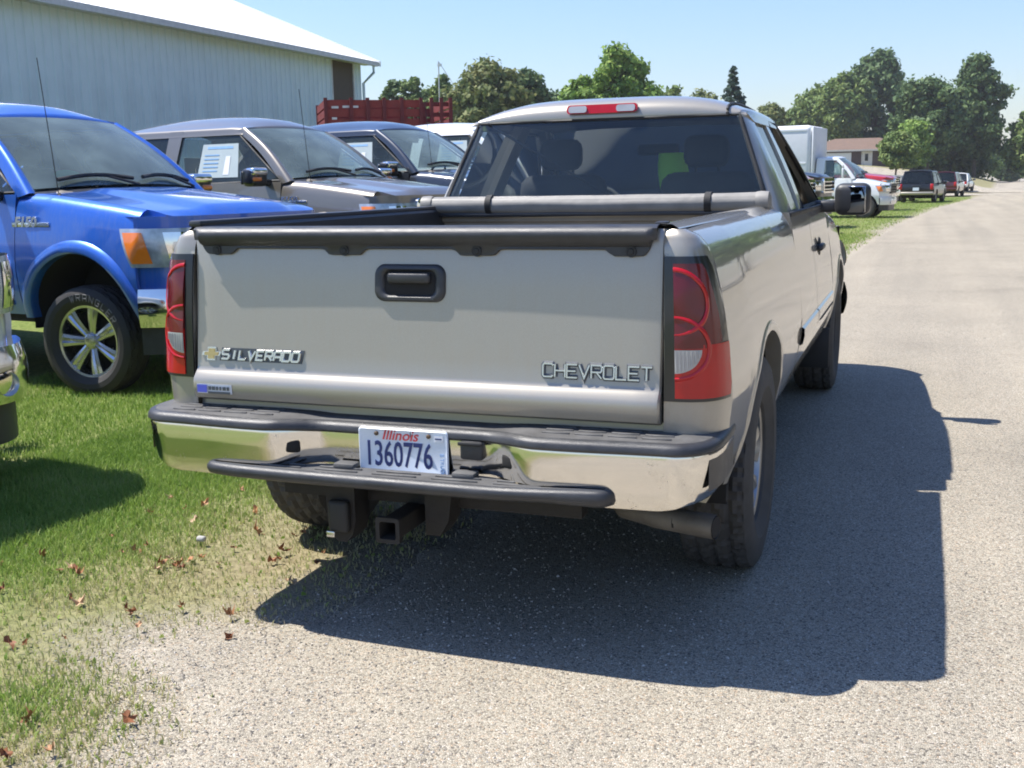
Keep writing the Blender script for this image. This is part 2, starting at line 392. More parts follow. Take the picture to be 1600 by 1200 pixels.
my = N(nt, "ShaderNodeMapRange"); my.inputs[1].default_value = 3; my.inputs[2].default_value = 9; my.inputs[3].default_value = 1.; my.inputs[4].default_value = .25
nt.links.new(sx.outputs[1], my.inputs[0])
a1 = N(nt, "ShaderNodeMath", operation='MULTIPLY'); nt.links.new(mr.outputs[0], a1.inputs[0]); nt.links.new(my.outputs[0], a1.inputs[1])
a2 = N(nt, "ShaderNodeMath", operation='MULTIPLY_ADD'); nt.links.new(n1.outputs[0], a2.inputs[0]); a2.inputs[1].default_value = 1.7; a2.inputs[2].default_value = -.85
a3 = N(nt, "ShaderNodeMath", operation='ADD', use_clamp=True); nt.links.new(a1.outputs[0], a3.inputs[0]); nt.links.new(a2.outputs[0], a3.inputs[1])
far = N(nt, "ShaderNodeMapRange"); far.inputs[1].default_value = 74; far.inputs[2].default_value = 80; far.inputs[3].default_value = 0; far.inputs[4].default_value = .75; nt.links.new(sx.outputs[1], far.inputs[0])
a4 = N(nt, "ShaderNodeMath", operation='MAXIMUM'); nt.links.new(a3.outputs[0], a4.inputs[0]); nt.links.new(far.outputs[0], a4.inputs[1])
turf_c = mixc(nt, a4.outputs[0], g.outputs[0], dry.outputs[0])
ea = N(nt, "ShaderNodeAttribute"); ea.attribute_name = "edge"
e1 = N(nt, "ShaderNodeMath", operation='MULTIPLY_ADD'); nt.links.new(n1.outputs[0], e1.inputs[0]); e1.inputs[1].default_value = 1.5; nt.links.new(ea.outputs["Fac"], e1.inputs[2])
e2 = N(nt, "ShaderNodeMath", operation='MULTIPLY_ADD'); nt.links.new(n2.outputs[0], e2.inputs[0]); e2.inputs[1].default_value = .5; nt.links.new(e1.outputs[0], e2.inputs[2])
er = N(nt, "ShaderNodeMapRange"); er.inputs[1].default_value = 1.08; er.inputs[2].default_value = 1.55; er.inputs[3].default_value = 1; er.inputs[4].default_value = 0; nt.links.new(e2.outputs[0], er.inputs[0])
sc_, sh_ = stone_colour(nt, co, 1.02)
nt.links.new(mixc(nt, er.outputs[0], turf_c, sc_), b.inputs["Base Color"]); bump(nt, b, n2.outputs[0], .6, .03)
M['turf'] = m
gr = MB().grid([[(x, y, ground_n(x, y)-.006-(.03 if edge_x(y)+1.4 < x < edge_x(y)+road_w(y)-.3 and y < 260 else 0)) for x in xs] for y in ys]).build('ground', M['turf'], None, 80, merge=0)
at_ = gr.data.attributes.new('edge', 'FLOAT', 'POINT'); at_.data.foreach_set('value', [min(50, max(-50, edge_x(p.co.y)-p.co.x)) for p in gr.data.vertices])
tag(gr, 'mown roadside turf with dry patches around the parked trucks', None, None, 'structure')
# road: pale chip-seal
M['road'] = aggregate("pale_chip_seal_aggregate", 1.04)
M['drive'] = aggregate("pale_driveway_gravel", 1.15)
rows = []
for y in sorted(set([-900, -300, -100, -40, -20]+[-10+.045*i for i in range(360)]+[6.2+.4*i for i in range(130)]+[58+2*i for i in range(60)]+[180, 200, 220, 240, 260])):
    e = edge_x(y); w = road_w(y); nz = .10*mnoise.noise(Vector((y*2.1, 3, 0)))+.055*mnoise.noise(Vector((y*6.3, 9, 0)))+.03*mnoise.noise(Vector((y*17, 5, 0)))
    zc = max(ground_z(e, y), ground_z(e+w, y)) if y < 190 else ground_z(e+w, y)
    fr = [0, .006, .03, .1, .2, .35, .5, .65, .8, .95, 1]
    row = []
    for t in fr:
        x = e+nz*(1-t)+w*t; row.append((x, y, ground_z(x, y)*(1-smooth(0, .4, t))+zc*smooth(0, .4, t)+.004-(.03 if t == 0 else 0)+(.045*math.sin(PI*t) if t > .03 else 0)*.6*t*(1 if y > 25 else .35)))
    rows.append(row)
rd = MB().grid(rows).build('road', M['road'], None, 80, merge=0); tag(rd, 'pale chip-seal country road', None, None, 'structure')
dv = MB().grid([[(x, y, ground_z(x, y)+.012) for x in [-30+.02*i*(edge_x(88)+31) for i in range(51)]] for y in (82, 84, 86, 88, 90)]).build('side_drive', M['drive'], None, 80); tag(dv, 'pale side drive joining the road far ahead', None, None, 'structure')
hd = MB().grid([[(lerp(-5.5, 2.6, t)+lerp(10, -2.8, k/14)*(1 if t > .5 else .8), lerp(92, 150, k/14), ground_z(lerp(-5.5, 2.6, t)+lerp(10, -2.8, k/14)*(1 if t > .5 else .8), lerp(92, 150, k/14))+.03) for t in (0, .25, .5, .75, 1)] for k in range(15)]).build('house_drive', M['drive'], None, 80); tag(hd, 'pale drive rising to the brick house', None, None, 'structure')

# ------------------------------------------------------------------ grass blades
def blades(name, pts, h0, h1, w, mat, lab):
    n = len(pts); P = np.array(pts, dtype=np.float64)
    a = RNG.uniform(0, 2*PI, n); L = RNG.uniform(.35, 1., n)*(h1-h0)+h0; L *= P[:, 3]
    bend = RNG.uniform(.15, .95, n); az = RNG.uniform(0, 2*PI, n); ww = w*RNG.uniform(.6, 1.25, n)
    ux, uy = np.cos(a), np.sin(a); bx, by = np.cos(az), np.sin(az)
    V = np.zeros((n, 5, 3))
    for k, (t, wf) in enumerate(((0, 1.), (0, 1.), (.55, .8), (.55, .8), (1, 0))):
        s = (-1, 1, -1, 1, 0)[k]
        V[:, k, 0] = P[:, 0]+s*ux*ww*wf*.5+bx*bend*L*t**1.7*.75; V[:, k, 1] = P[:, 1]+s*uy*ww*wf*.5+by*bend*L*t**1.7*.75
        V[:, k, 2] = P[:, 2]+L*t*(1-.35*bend*t)-.004
    me = bpy.data.meshes.new(name); base = np.arange(n)*5
    me.vertices.add(n*5); me.vertices.foreach_set("co", V.ravel())
    loops = np.stack([base, base+1, base+3, base+2, base+2, base+3, base+4], 1).ravel()
    me.loops.add(n*7); me.loops.foreach_set("vertex_index", loops.astype(np.int32))
    me.polygons.add(n*2); me.polygons.foreach_set("loop_start", (np.arange(n)[:, None]*7+np.array([0, 4])).ravel().astype(np.int32))
    col = me.attributes.new("tone", 'FLOAT', 'POINT'); col.data.foreach_set("value", np.repeat(P[:, 4], 5).astype(np.float32))
    me.update(); me.validate(); me.materials.append(mat)
    o = bpy.data.objects.new(name, me); COL.objects.link(o); tag(o, lab, None, None, 'stuff'); return o
m, nt, b = nodes("grass_blades"); setp(b, rough=.55, spec=.3)
at = N(nt, "ShaderNodeAttribute"); at.attribute_name = "tone"
r = ramp(nt, [(0, (.13, .235, .036)), (.35, (.255, .375, .075)), (.6, (.37, .42, .14)), (.8, (.46, .41, .21)), (1, (.55, .47, .30))], at.outputs["Fac"])
nt.links.new(r.outputs[0], b.inputs["Base Color"])
tl = N(nt, "ShaderNodeBsdfTranslucent"); nt.links.new(r.outputs[0], tl.inputs[0]); mx = N(nt, "ShaderNodeMixShader"); mx.inputs[0].default_value = .35
nt.links.new(b.outputs[0], mx.inputs[1]); nt.links.new(tl.outputs[0], mx.inputs[2]); nt.links.new(mx.outputs[0], nt.nodes["Material Output"].inputs[0]); M['blade'] = m
def scatter(x0, x1, y0, y1, n, far=False):
    out = []; X = RNG.uniform(x0, x1, n); Y = RNG.uniform(y0, y1, n); Rn = RNG.uniform(0, 1, n); R3 = RNG.normal(0, .12, n)
    for x, y, r_, r3 in zip(X.tolist(), Y.tolist(), Rn.tolist(), R3.tolist()):
        d = edge_x(y)-x                       # distance on to the grass
        nz = mnoise.noise(Vector((x*1.3, y*1.3, 2)))*.5+mnoise.noise(Vector((x*4.1, y*4.1, 7)))*.35
        if y < -.55 and d < .9 and not far: d += .05
        if d < -.14: continue
        lush = smooth(.5, 1.7, d+nz*.8) if not far else .75+.3*nz
        dens = smooth(-.10, .30, d+nz*.28)*(.24+.76*lush)*(1-.55*smooth(.12, .40, nz)*(1-lush))
        if d < .7: dens *= smooth(-.25, .15, nz+.10+d*.25)
        if not far and y < -.4:
            k = math.exp(-(((x+.86)/.34)**2+((y+.86)/.26)**2)); dens = min(1, dens+.75*k); lush = max(lush, .62*k)
        if r_ > dens: continue
        ton = .76-.46*lush+nz*.46+r3
        if far: ton = .42-.25*nz+r3
        out.append((x, y, ground_n(x, y), .45+.55*lush, min(1, max(0, ton))))
    return out
pts = scatter(-3.0, -.2, -1.4, 2.6, 150000)+scatter(-5.2, -.9, 1.2, 8.0, 120000)
pts_near = pts
blades('grass', pts, .016, .062, .0046, M['blade'], 'green grass blades round the parked trucks beside the road')
pts = scatter(-6, 1.0, 8, 26, 60000, True)+scatter(-6, 4.4, 26, 74, 60000, True)
blades('verge_grass', pts, .04, .085, .016, M['blade'], 'mown grass verge along the road ahead')
wd = [p for p in pts_near if RNG.uniform() < .05]
wd = [(x, y, z, .55+.3*s_, max(0, t-.25)) for x, y, z, s_, t in wd]
blades('clover', wd, .012, .034, .016, M['blade'], 'low broad leaved clover and weeds among the grass')
# gravel chips lying loose over the near road and verge
cp = MB(); nst = 9000
V = []; Fc = []; base_ = np.array([(1, 0, 0), (-.5, .87, 0), (-.5, -.87, 0), (.15, .1, .8)])
for i in range(nst):
    y = random.uniform(-1.3, 4.5) if i % 3 else random.uniform(-1.2, .4); e = edge_x(y)
    x = e+random.gauss(.35, .45) if i % 2 else random.uniform(e, 3.2)
    if x < e-.45: continue
    s = random.uniform(.0025, .0062)*(1.5 if random.random() < .04 else 1); a = random.uniform(0, 6.28); c_, s_ = math.cos(a)*s, math.sin(a)*s; z = ground_z(x, y)+.005
    k = len(V)
    for p in base_: V.append((x+p[0]*c_-p[1]*s_, y+p[0]*s_+p[1]*c_, z+p[2]*s*.8))
    Fc += [(k, k+1, k+3), (k+1, k+2, k+3), (k+2, k, k+3)]
m, nt, b = nodes("loose_stone_chips"); setp(b, rough=.95, spec=.05); gi = N(nt, "ShaderNodeNewGeometry")
r = ramp(nt, [(0, (.16, .15, .135)), (.4, (.32, .28, .23)), (.75, (.44, .39, .32)), (1, (.54, .51, .46))], gi.outputs["Random Per Island"]); nt.links.new(r.outputs[0], b.inputs["Base Color"]); M['chips'] = m
me = bpy.data.meshes.new('gravel'); me.from_pydata(V, [], Fc); me.materials.append(m); o = bpy.data.objects.new('gravel', me); COL.objects.link(o); tag(o, 'loose stone chips scattered over the road edge', None, None, 'stuff')
# fallen leaves
m, nt, b = nodes("dry_brown_leaf"); setp(b, rough=.7); oi = N(nt, "ShaderNodeObjectInfo")
r = ramp(nt, [(0, (.24, .085, .032)), (.4, (.42, .18, .07)), (.7, (.54, .29, .14)), (1, (.60, .42, .26))], oi.outputs["Random"]); nz = noise_tex(nt, coords(nt), 40, 3)
nt.links.new(mixc(nt, .4, r.outputs[0], mixc(nt, 1., r.outputs[0], nz.outputs[0], 'MULTIPLY')), b.inputs["Base Color"]); M['leaf'] = m
def leaf_mesh(seed):
    rr = random.Random(seed); out = []; n = 15
    for k in range(n):
        a = 2*PI*k/n; r = .5*(1+(.32 if seed % 2 else .10)*math.cos(5*a+rr.random()*.5))*(.7+.45*rr.random()); out.append(Vector((r*math.cos(a), r*math.sin(a)*.85, .9*r*r*rr.uniform(.3, 1.5)+.14*math.sin(3*a+seed))))
    bm = MB(); c = (0, 0, .05)
    mid = [p*.5+Vector((0, 0, -.03+.05*rr.random())) for p in out]; bm.grid([out, mid], 0, True)
    for k in range(n): bm.poly([mid[k], mid[(k+1) % n], c])
    bm.tube([(-.4, 0, .05), (-.85, .05, .12)], .02, 4); return bm
protos = [leaf_mesh(k).build('fallen_leaf', M['leaf'], None, 60) for k in range(8)]
LEAVES = [(-1.479, 0.095), (-1.518, 0.112), (-1.538, 0.076), (-1.427, 0.054), (-1.432, 0.765), (-0.654, -0.102), (-0.554, -0.247), (-1.02, -0.173), (-2.223, 1.398), (-1.747, 1.015), (-1.154, 0.285), (-1.106, 0.241), (-1.212, 0.245), (-1.192, 0.2), (-1.213, 0.305), (-1.148, 0.257), (-1.129, 0.331), (-1.12, 0.38), (-1.526, 0.964), (-1.691, 0.793), (-1.413, 0.352), (-1.41, 0.418), (-1.375, 0.316), (-1.447, 0.309), (-1.051, 0.496), (-1.089, 0.714), (-0.84, 0.514), (-0.803, 0.433), (-0.827, 0.425), (-1.144, 1.08), (-0.872, 0.737), (-0.976, 0.885), (-0.881, 0.778), (-0.888, 0.688), (-1.514, 1.24), (-0.754, -0.893), (-0.662, -1.076), (-0.572, -1.012), (-1.208, -0.51), (-1.165, -0.486), (-1.057, -0.435), (-0.497, -0.808), (-1.605, -0.139), (-1.797, 0.047), (-1.73, 0.182), (-1.243, -0.153), (-1.298, -0.139), (-1.271, 0.99), (-1.01, 0.33), (-1.581, 0.897), (-1.623, 0.462), (-0.857, -0.091), (-0.89, -0.274), (-0.63, 0.427), (-0.673, 0.55), (-0.655, 0.263), (-0.598, 0.213), (-0.998, -0.166)]
for i, (x, y) in enumerate(LEAVES):
    o = protos[i] if i < 8 else protos[i % 8].copy()
    if i >= 8: COL.objects.link(o)
    s = random.uniform(.022, .05); o.scale = (1, 1, 1); o.location = (x, y, ground_z(x, y)+random.uniform(.008, .024)); o.scale = (s, s*random.uniform(.6, 1), s*random.uniform(.7, 1.8)); o.rotation_euler = (random.uniform(-.8, .8), random.uniform(-.8, .8), random.uniform(0, 6.28))
    tag(o, 'curled dry brown leaf lying in the grass beside the road', 'fallen leaf', 'fallen leaves in the roadside grass')
M['trim_stone'] = mat_flat('pale_stone', (.40, .39, .36), .8, 0., .2, 40)
st = MB().rbox((0, 0, .02), (.040, .026, .024), .010, 2).build('pebble', M['trim_stone'], None, 60); st.location = (-1.22, .52, .01); tag(st, 'small white stone lying in the grass among the brown leaves', 'stone')

# ------------------------------------------------------------------ trees
def mat_leaf(name, c0, c1, c2):
    m, nt, b = nodes(name); setp(b, rough=.6, spec=.25); gi = N(nt, "ShaderNodeNewGeometry"); n = noise_tex(nt, coords(nt), .55, 3)
    ad = N(nt, "ShaderNodeMath", operation='MULTIPLY_ADD'); nt.links.new(gi.outputs["Random Per Island"], ad.inputs[0]); ad.inputs[1].default_value = .55; nt.links.new(n.outputs[0], ad.inputs[2])
    r = ramp(nt, [(.38, c0), (.72, c1), (1.02, c2)], ad.outputs[0]); nt.links.new(r.outputs[0], b.inputs["Base Color"])
    tl = N(nt, "ShaderNodeBsdfTranslucent"); nt.links.new(r.outputs[0], tl.inputs[0]); mx = N(nt, "ShaderNodeMixShader"); mx.inputs[0].default_value = .28
    nt.links.new(b.outputs[0], mx.inputs[1]); nt.links.new(tl.outputs[0], mx.inputs[2]); nt.links.new(mx.outputs[0], nt.nodes["Material Output"].inputs[0]); return m
LM = {'mid': mat_leaf("mid_green_leaves", (0.078, 0.135, 0.040), (0.142, 0.213, 0.060), (0.227, 0.284, 0.085)),
      'bright': mat_leaf("bright_green_leaves", (0.099, 0.185, 0.034), (0.185, 0.298, 0.057), (0.284, 0.383, 0.092)),
      'dark': mat_leaf("dark_green_leaves", (0.048, 0.094, 0.037), (0.088, 0.149, 0.054), (0.149, 0.213, 0.074)),
      'olive': mat_leaf("olive_brown_leaves", (0.082, 0.116, 0.037), (0.149, 0.185, 0.060), (0.227, 0.234, 0.085)),
      'blue': mat_leaf("blue_green_needles", (0.026, 0.057, 0.043), (0.050, 0.092, 0.068), (0.085, 0.128, 0.085))}
M['bark'] = mat_flat("grey_brown_bark", (.10, .08, .06), .9, 0, .3, 3, .5, 20)
def tree(name, x, y, h, r, leaf, lab, n=7000, leafsize=.34, trunk=.22, seed=0, shape='round', zb=None, group='trees beyond the lot', cb=.22):
    n = int(n*2.0); leafsize *= .82; rg = np.random.default_rng(seed+11); root = empty(name, (x, y, ground_z(x, y) if zb is None else zb), rg.uniform(0, 6)); tag(root, lab, 'tree', group)
    tb = MB(); tb.tube([(0, 0, -.3), (0, 0, h*.15), (.02*h, .01*h, h*.45), (.02*h, 0, h*.8)], [trunk*1.5, trunk, trunk*.7, trunk*.15], 8)
    lobes = []
    if shape == 'cone':
        for k in range(60):
            t = (k+.5)/60; a = k*2.4; rr = r*(1-t)**.9*rg.uniform(.55, .95); lobes.append((rr*math.cos(a), rr*math.sin(a), h*(.08+.90*t), max(.25, r*.33*(1-t)+.2), .45))
    else:
        nl = 64
        for k in range(nl):
            u = 1-2*(k+.5)/nl; a = k*2.39996+rg.uniform(-.4, .4); q = math.sqrt(1-u*u)
            f = rg.uniform(.42, .93); wz = .5+.5*u
            prof = 1.0 if shape == 'round' else lerp(1.12, .62, max(0, wz)**1.3)
            lx, ly = q*math.cos(a)*r*f*prof, q*math.sin(a)*r*f*prof; lz = h*(cb+(1-cb)*.5)+u*h*(1-cb)*.5*rg.uniform(.68, .90)
            lobes.append((lx, ly, lz, r*rg.choice([.16, .22, .28, .36])*rg.uniform(.85, 1.15), rg.uniform(.6, .85)))
            if k % 3 == 0: tb.tube([(.01*h, 0, h*rg.uniform(.2, .45)), (lx*.5, ly*.5, lz*.8), (lx*.9, ly*.9, lz)], [trunk*.4, trunk*.22, trunk*.08], 5)
    tb.build('trunk', M['bark'], root, 60)
    w = np.array([l[3]**2 for l in lobes]); pick = rg.choice(len(lobes), n, p=w/w.sum()); Lb = np.array(lobes)[pick]
    d = rg.normal(size=(n, 3)); d /= np.linalg.norm(d, axis=1)[:, None]; rad = rg.uniform(.15, 1.0, n)**.5*(1+.26*rg.normal(size=n))
    C = Lb[:, :3]+d*(Lb[:, 3]*rad)[:, None]*np.stack([np.ones(n), np.ones(n), Lb[:, 4]], 1)
    nrm = d+rg.normal(size=(n, 3))*.7; nrm[:, 2] += .35; nrm /= np.linalg.norm(nrm, axis=1)[:, None]
    t1 = np.cross(nrm, rg.normal(size=(n, 3))); t1 /= np.linalg.norm(t1, axis=1)[:, None]; t2 = np.cross(nrm, t1)
    s = leafsize*rg.uniform(.55, 1.3, n)[:, None]
    V = np.stack([C-t1*s, C+t2*s*.6+nrm*s*.15, C+t1*s, C-t2*s*.6+nrm*s*.1], 1).reshape(-1, 3)
    me = bpy.data.meshes.new('crown'); me.vertices.add(n*4); me.vertices.foreach_set("co", V.ravel()); me.loops.add(n*4); me.loops.foreach_set("vertex_index", np.arange(n*4, dtype=np.int32))
    me.polygons.add(n); me.polygons.foreach_set("loop_start", np.arange(n, dtype=np.int32)*4); me.update(); me.validate(); me.materials.append(leaf)
    o = bpy.data.objects.new('crown', me); COL.objects.link(o); o.parent = root; o['kind'] = 'stuff'; return root
def ray_at(u, v, D): return CAM+D*(Fv+R2*((u-800)/1704.7)+U2*((600-v)/1704.7))
def tree_px(name, u, vtop, wpx, D, leaf, lab, **k):
    p = ray_at(u, vtop, D); g = k.pop('zb', None); g = ground_z(p.x, p.y) if g is None else g
    return tree(name, p.x, p.y, p.z-g, wpx*D/1704.7/2, LM[leaf], lab, seed=int(u), **k)
G1, G2 = 'trees behind the sheds', 'trees round the brick house'
tree_px('broadleaf_tree', 612, 120, 42, 95, 'dark', 'small dark tree just right of the white metal shed', n=3000, leafsize=.3, group=G1)
tree_px('broadleaf_tree', 642, 114, 56, 100, 'mid', 'rounded green tree behind the left half of the red stake wagon', n=4000, leafsize=.3, group=G1)
tree_px('broadleaf_tree', 690, 112, 48, 98, 'mid', 'narrow green tree below the thin mast', n=3500, leafsize=.3, group=G1)
tree_px('broadleaf_tree', 765, 93, 128, 92, 'olive', 'broad olive green tree above the left end of the silver cab roof', n=11000, leafsize=.3, group=G1)
tree_px('broadleaf_tree', 826, 106, 78, 96, 'dark', 'dark rounded tree joined to the right side of the broad olive tree', n=7000, leafsize=.3, group=G1)
tree_px('broadleaf_tree', 903, 112, 74, 84, 'bright', 'bright green low tree left of the tallest tree above the cab roof', n=6000, leafsize=.27, group=G1)
tree_px('broadleaf_tree', 973, 66, 112, 88, 'bright', 'tallest bright green tree standing above the silver cab roof', n=10000, leafsize=.28, group=G1, cb=.3)
tree_px('broadleaf_tree', 1052, 134, 66, 118, 'mid', 'low green tree peeping over the cab roof right of the tallest tree', n=3000, leafsize=.34, group=G1)
tree_px('broadleaf_tree', 1098, 140, 70, 118, 'olive', 'low brownish tree left of the pointed spruce', n=3000, leafsize=.34, group=G1)
tree_px('spruce_tree', 1146, 100, 84, 105, 'blue', 'dark pointed spruce rising over the right end of the cab roof', n=9000, leafsize=.26, shape='cone', group=G1)
tree_px('broadleaf_tree', 1205, 160, 60, 140, 'olive', 'low olive tree behind the white box truck', n=3500, leafsize=.4, group=G2)
tree_px('broadleaf_tree', 1280, 134, 84, 178, 'mid', 'leftmost rounded tree behind the brick house', n=6500, leafsize=.5, group=G2)
tree_px('broadleaf_tree', 1325, 112, 84, 172, 'mid', 'mid-height green tree behind the house roof', n=7000, leafsize=.5, group=G2)
tree_px('broadleaf_tree', 1371, 70, 98, 176, 'dark', 'tall peaked tree rising behind the right end of the house', n=11000, leafsize=.5, shape='tall', cb=.05, group=G2)
tree_px('broadleaf_tree', 1455, 116, 104, 150, 'dark', 'broad dark tree behind the black sport utility vehicle', n=10000, leafsize=.42, cb=.06, group=G2)
tree_px('broadleaf_tree', 1532, 84, 96, 152, 'dark', 'tall dark tree standing beside the far bend of the road', n=11000, leafsize=.42, shape='tall', cb=.08, group=G2)
tree_px('broadleaf_tree', 1490, 150, 90, 158, 'olive', 'brownish tree filling the gap between the two dark roadside trees', n=6000, leafsize=.42, cb=.05, group=G2)
tree_px('broadleaf_tree', 1402, 210, 60, 112, 'mid', 'small bright green tree in front of the brick house', n=5000, leafsize=.26, trunk=.10, cb=.30, group=G2, zb=.6)
tree_px('broadleaf_tree', 1428, 186, 60, 134, 'bright', 'light green tree just behind the small bright one', n=4500, leafsize=.34, cb=.1, group=G2)
tree_px('broadleaf_tree', 1612, 165, 70, 150, 'mid', 'pale green tree cut off at the right edge of the picture', n=5000, leafsize=.4, cb=.1, group=G2)
tree_px('broadleaf_tree', 1580, 225, 60, 215, 'dark', 'low dark tree far down the road', n=4000, leafsize=.5, cb=.0, group=G2)
tree_px('broadleaf_tree', 1640, 215, 80, 200, 'dark', 'low dark tree at the far right beyond the road', n=4000, leafsize=.5, cb=.0, group=G2)
tree_px('broadleaf_tree', 665, 132, 60, 104, 'mid', 'low green tree filling the gap left of the thin mast', n=3500, leafsize=.3, group=G1)
tree_px('broadleaf_tree', 722, 126, 62, 100, 'olive', 'low green tree between the thin mast and the broad olive tree', n=4000, leafsize=.3, group=G1)
tree_px('broadleaf_tree', 862, 140, 60, 104, 'dark', 'low dark tree between the dark rounded tree and the bright low tree', n=3500, leafsize=.3, group=G1)
tree_px('broadleaf_tree', 1245, 165, 70, 186, 'mid', 'distant low tree showing above the cargo body of the box truck', n=4000, leafsize=.5, group=G2)
# low dark undergrowth under the roadside trees
sh = tree_px('undergrowth', 1480, 235, 170, 165, 'dark', 'dark undergrowth below the roadside trees', n=7000, leafsize=.45, cb=-.1, trunk=.05); sh['category'] = 'bush'
# trees across the road, to the right of the view
for i, (x, y, h, r, lf) in enumerate(((19, 3, 9, 4.2, 'mid'), (17.5, 12, 10, 4.6, 'dark'), (20, 22, 9, 4, 'mid'), (19, 33, 11, 4.6, 'bright'), (21, 45, 10, 4.4, 'dark'), (20, -9, 10, 4.5, 'dark'), (13.5, 27, 11, 4.2, 'mid'), (14.5, 39, 12, 4.6, 'dark'), (15.5, 52, 12, 4.6, 'mid'), (17.5, 66, 13, 5, 'dark'), (12.6, 62, 12, 4.4, 'bright'), (14.2, 80, 13, 5, 'mid'), (17, 97, 14, 5, 'dark'), (13.5, 17, 10, 4, 'dark'))):
    tree('broadleaf_tree', x, y, h, r, LM[lf], 'leafy tree on the far side of the road', n=3500, leafsize=.34, seed=300+i, group='trees across the road')

# ------------------------------------------------------------------ white metal shed
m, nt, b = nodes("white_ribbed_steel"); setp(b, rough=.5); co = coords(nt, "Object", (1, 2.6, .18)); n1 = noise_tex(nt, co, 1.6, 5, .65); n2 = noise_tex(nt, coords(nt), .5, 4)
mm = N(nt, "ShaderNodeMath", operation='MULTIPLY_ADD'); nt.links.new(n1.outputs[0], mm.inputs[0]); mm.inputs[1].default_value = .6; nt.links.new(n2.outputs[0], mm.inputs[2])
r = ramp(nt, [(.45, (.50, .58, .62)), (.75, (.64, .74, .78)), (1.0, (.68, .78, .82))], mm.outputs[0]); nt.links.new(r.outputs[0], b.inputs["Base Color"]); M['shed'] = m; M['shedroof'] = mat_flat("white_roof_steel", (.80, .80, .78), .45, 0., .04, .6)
M['brown'] = mat_flat("brown_sliding_door", (.085, .06, .045), .7, 0., .2); M['gutter'] = mat_flat("grey_white_trim", (.55, .55, .55), .5)
shed = empty('metal_shed', (-14.35, 26.9, .3), -math.radians(1.0)); tag(shed, 'long white ribbed metal shed with a white roof behind the parked pickups', 'shed')
EH = 4.9; yk = 0
def panel_mesh(w, h):
    b = MB(); n = int(round(w/.2286)); pr = []
    for k in range(n):
        y0 = k*.2286; pr += [(y0, 0), (y0+.155, 0), (y0+.172, .032), (y0+.205, .032), (y0+.222, 0)]
    pr.append((n*.2286, 0)); b.grid([[(o, y, z) for y, o in pr] for z in (0, h)]); return b
proto = None; Lw = .9144
for k in range(26):
    y0 = -1.72-(k+1)*Lw
    if proto is None: proto = panel_mesh(Lw, EH).build('wall_panel', M['shed'], shed, 0, merge=0); o = proto
    else: o = proto.copy(); COL.objects.link(o); o.parent = shed
    o.location = (0, y0, 0)
for q, (a, c) in enumerate(((-.46, -.0),)): panel_mesh(.457, EH).build('wall_panel', M['shed'], shed, 0, merge=0).location = (0, -.46, 0)
MB().box((-.02, -1.09, EH/2), (.05, 1.25, EH)).build('sliding_door', M['brown'], shed, 0)
for y in (-.47, -1.715): MB().box((.02, y, EH/2), (.05, .06, EH)).build('door_trim', M['gutter'], shed, 0)
WD = 18.0; RS = .42
MB().box((-WD/2, .0-12.8, EH/2), (WD-.06, 25.4, EH-.02)).build('shed_core', M['shed'], shed, 0)
MB().prism([(-.02, .02, 0), (-.02, .02, EH), (-WD/2, .02, EH+RS*WD/2), (-WD, .02, EH), (-WD, .02, 0)], (0, .04, 0)).build('gable_wall', M['shed'], shed, 0)
def roof_side(sgn):
    b = MB(); rows_ = [[], []]
    for k in range(112):
        y0 = .42-k*.2286
        for dy, dz in ((0, 0), (.165, 0), (.180, .018), (.205, .018), (.2186, 0)):
            y = y0-dy
            rows_[0].append((.42, y, EH-.14+dz)); rows_[1].append((-WD/2, y, EH+RS*WD/2+.03+dz))
    if sgn < 0: rows_ = [[(-WD-x if x > 0 else x, y, z) for x, y, z in r] for r in rows_]
    b.grid(rows_); return b
roof_side(1).build('roof_sheet', M['shedroof'], shed, 0, merge=0); roof_side(-1).build('roof_sheet', M['shedroof'], shed, 0, merge=0)
MB().box((.41, -12.5, EH-.20), (.10, 25.6, .13)).build('gutter', M['gutter'], shed, 0)
MB().box((.20, -12.5, EH-.22), (.36, 25.4, .02)).build('soffit', M['gutter'], shed, 0)
MB().prism([(.46, .40, EH-.26), (.46, .40, EH-.10), (-WD/2, .40, EH+RS*WD/2+.08), (-WD/2, .40, EH+RS*WD/2-.10)], (0, .05, 0)).build('rake_trim', M['shedroof'], shed, 0)
MB().tube([(.40, .10, EH-.2), (.40, .10, EH-.45), (.06, .06, EH-.75), (.06, .06, .1)], .045, 8).build('downspout', M['shed'], shed, 50)
# thin mast above the trees
mast = MB(); mp = ray_at(685, 96, 93); gz0 = ground_z(mp.x, mp.y)
mast.tube([(mp.x, mp.y, gz0), (mp.x, mp.y, mp.z)], .06, 6); mast.box((mp.x+.1, mp.y, mp.z-.3), (.34, .14, .22)); mast.tube([(mp.x, mp.y, mp.z), (mp.x+2.2, mp.y, mp.z-3.2)], .03, 5)
tag(mast.build('mast', M['gutter'], None, 40), 'thin grey mast with a guy wire rising over the trees right of the shed', 'mast')
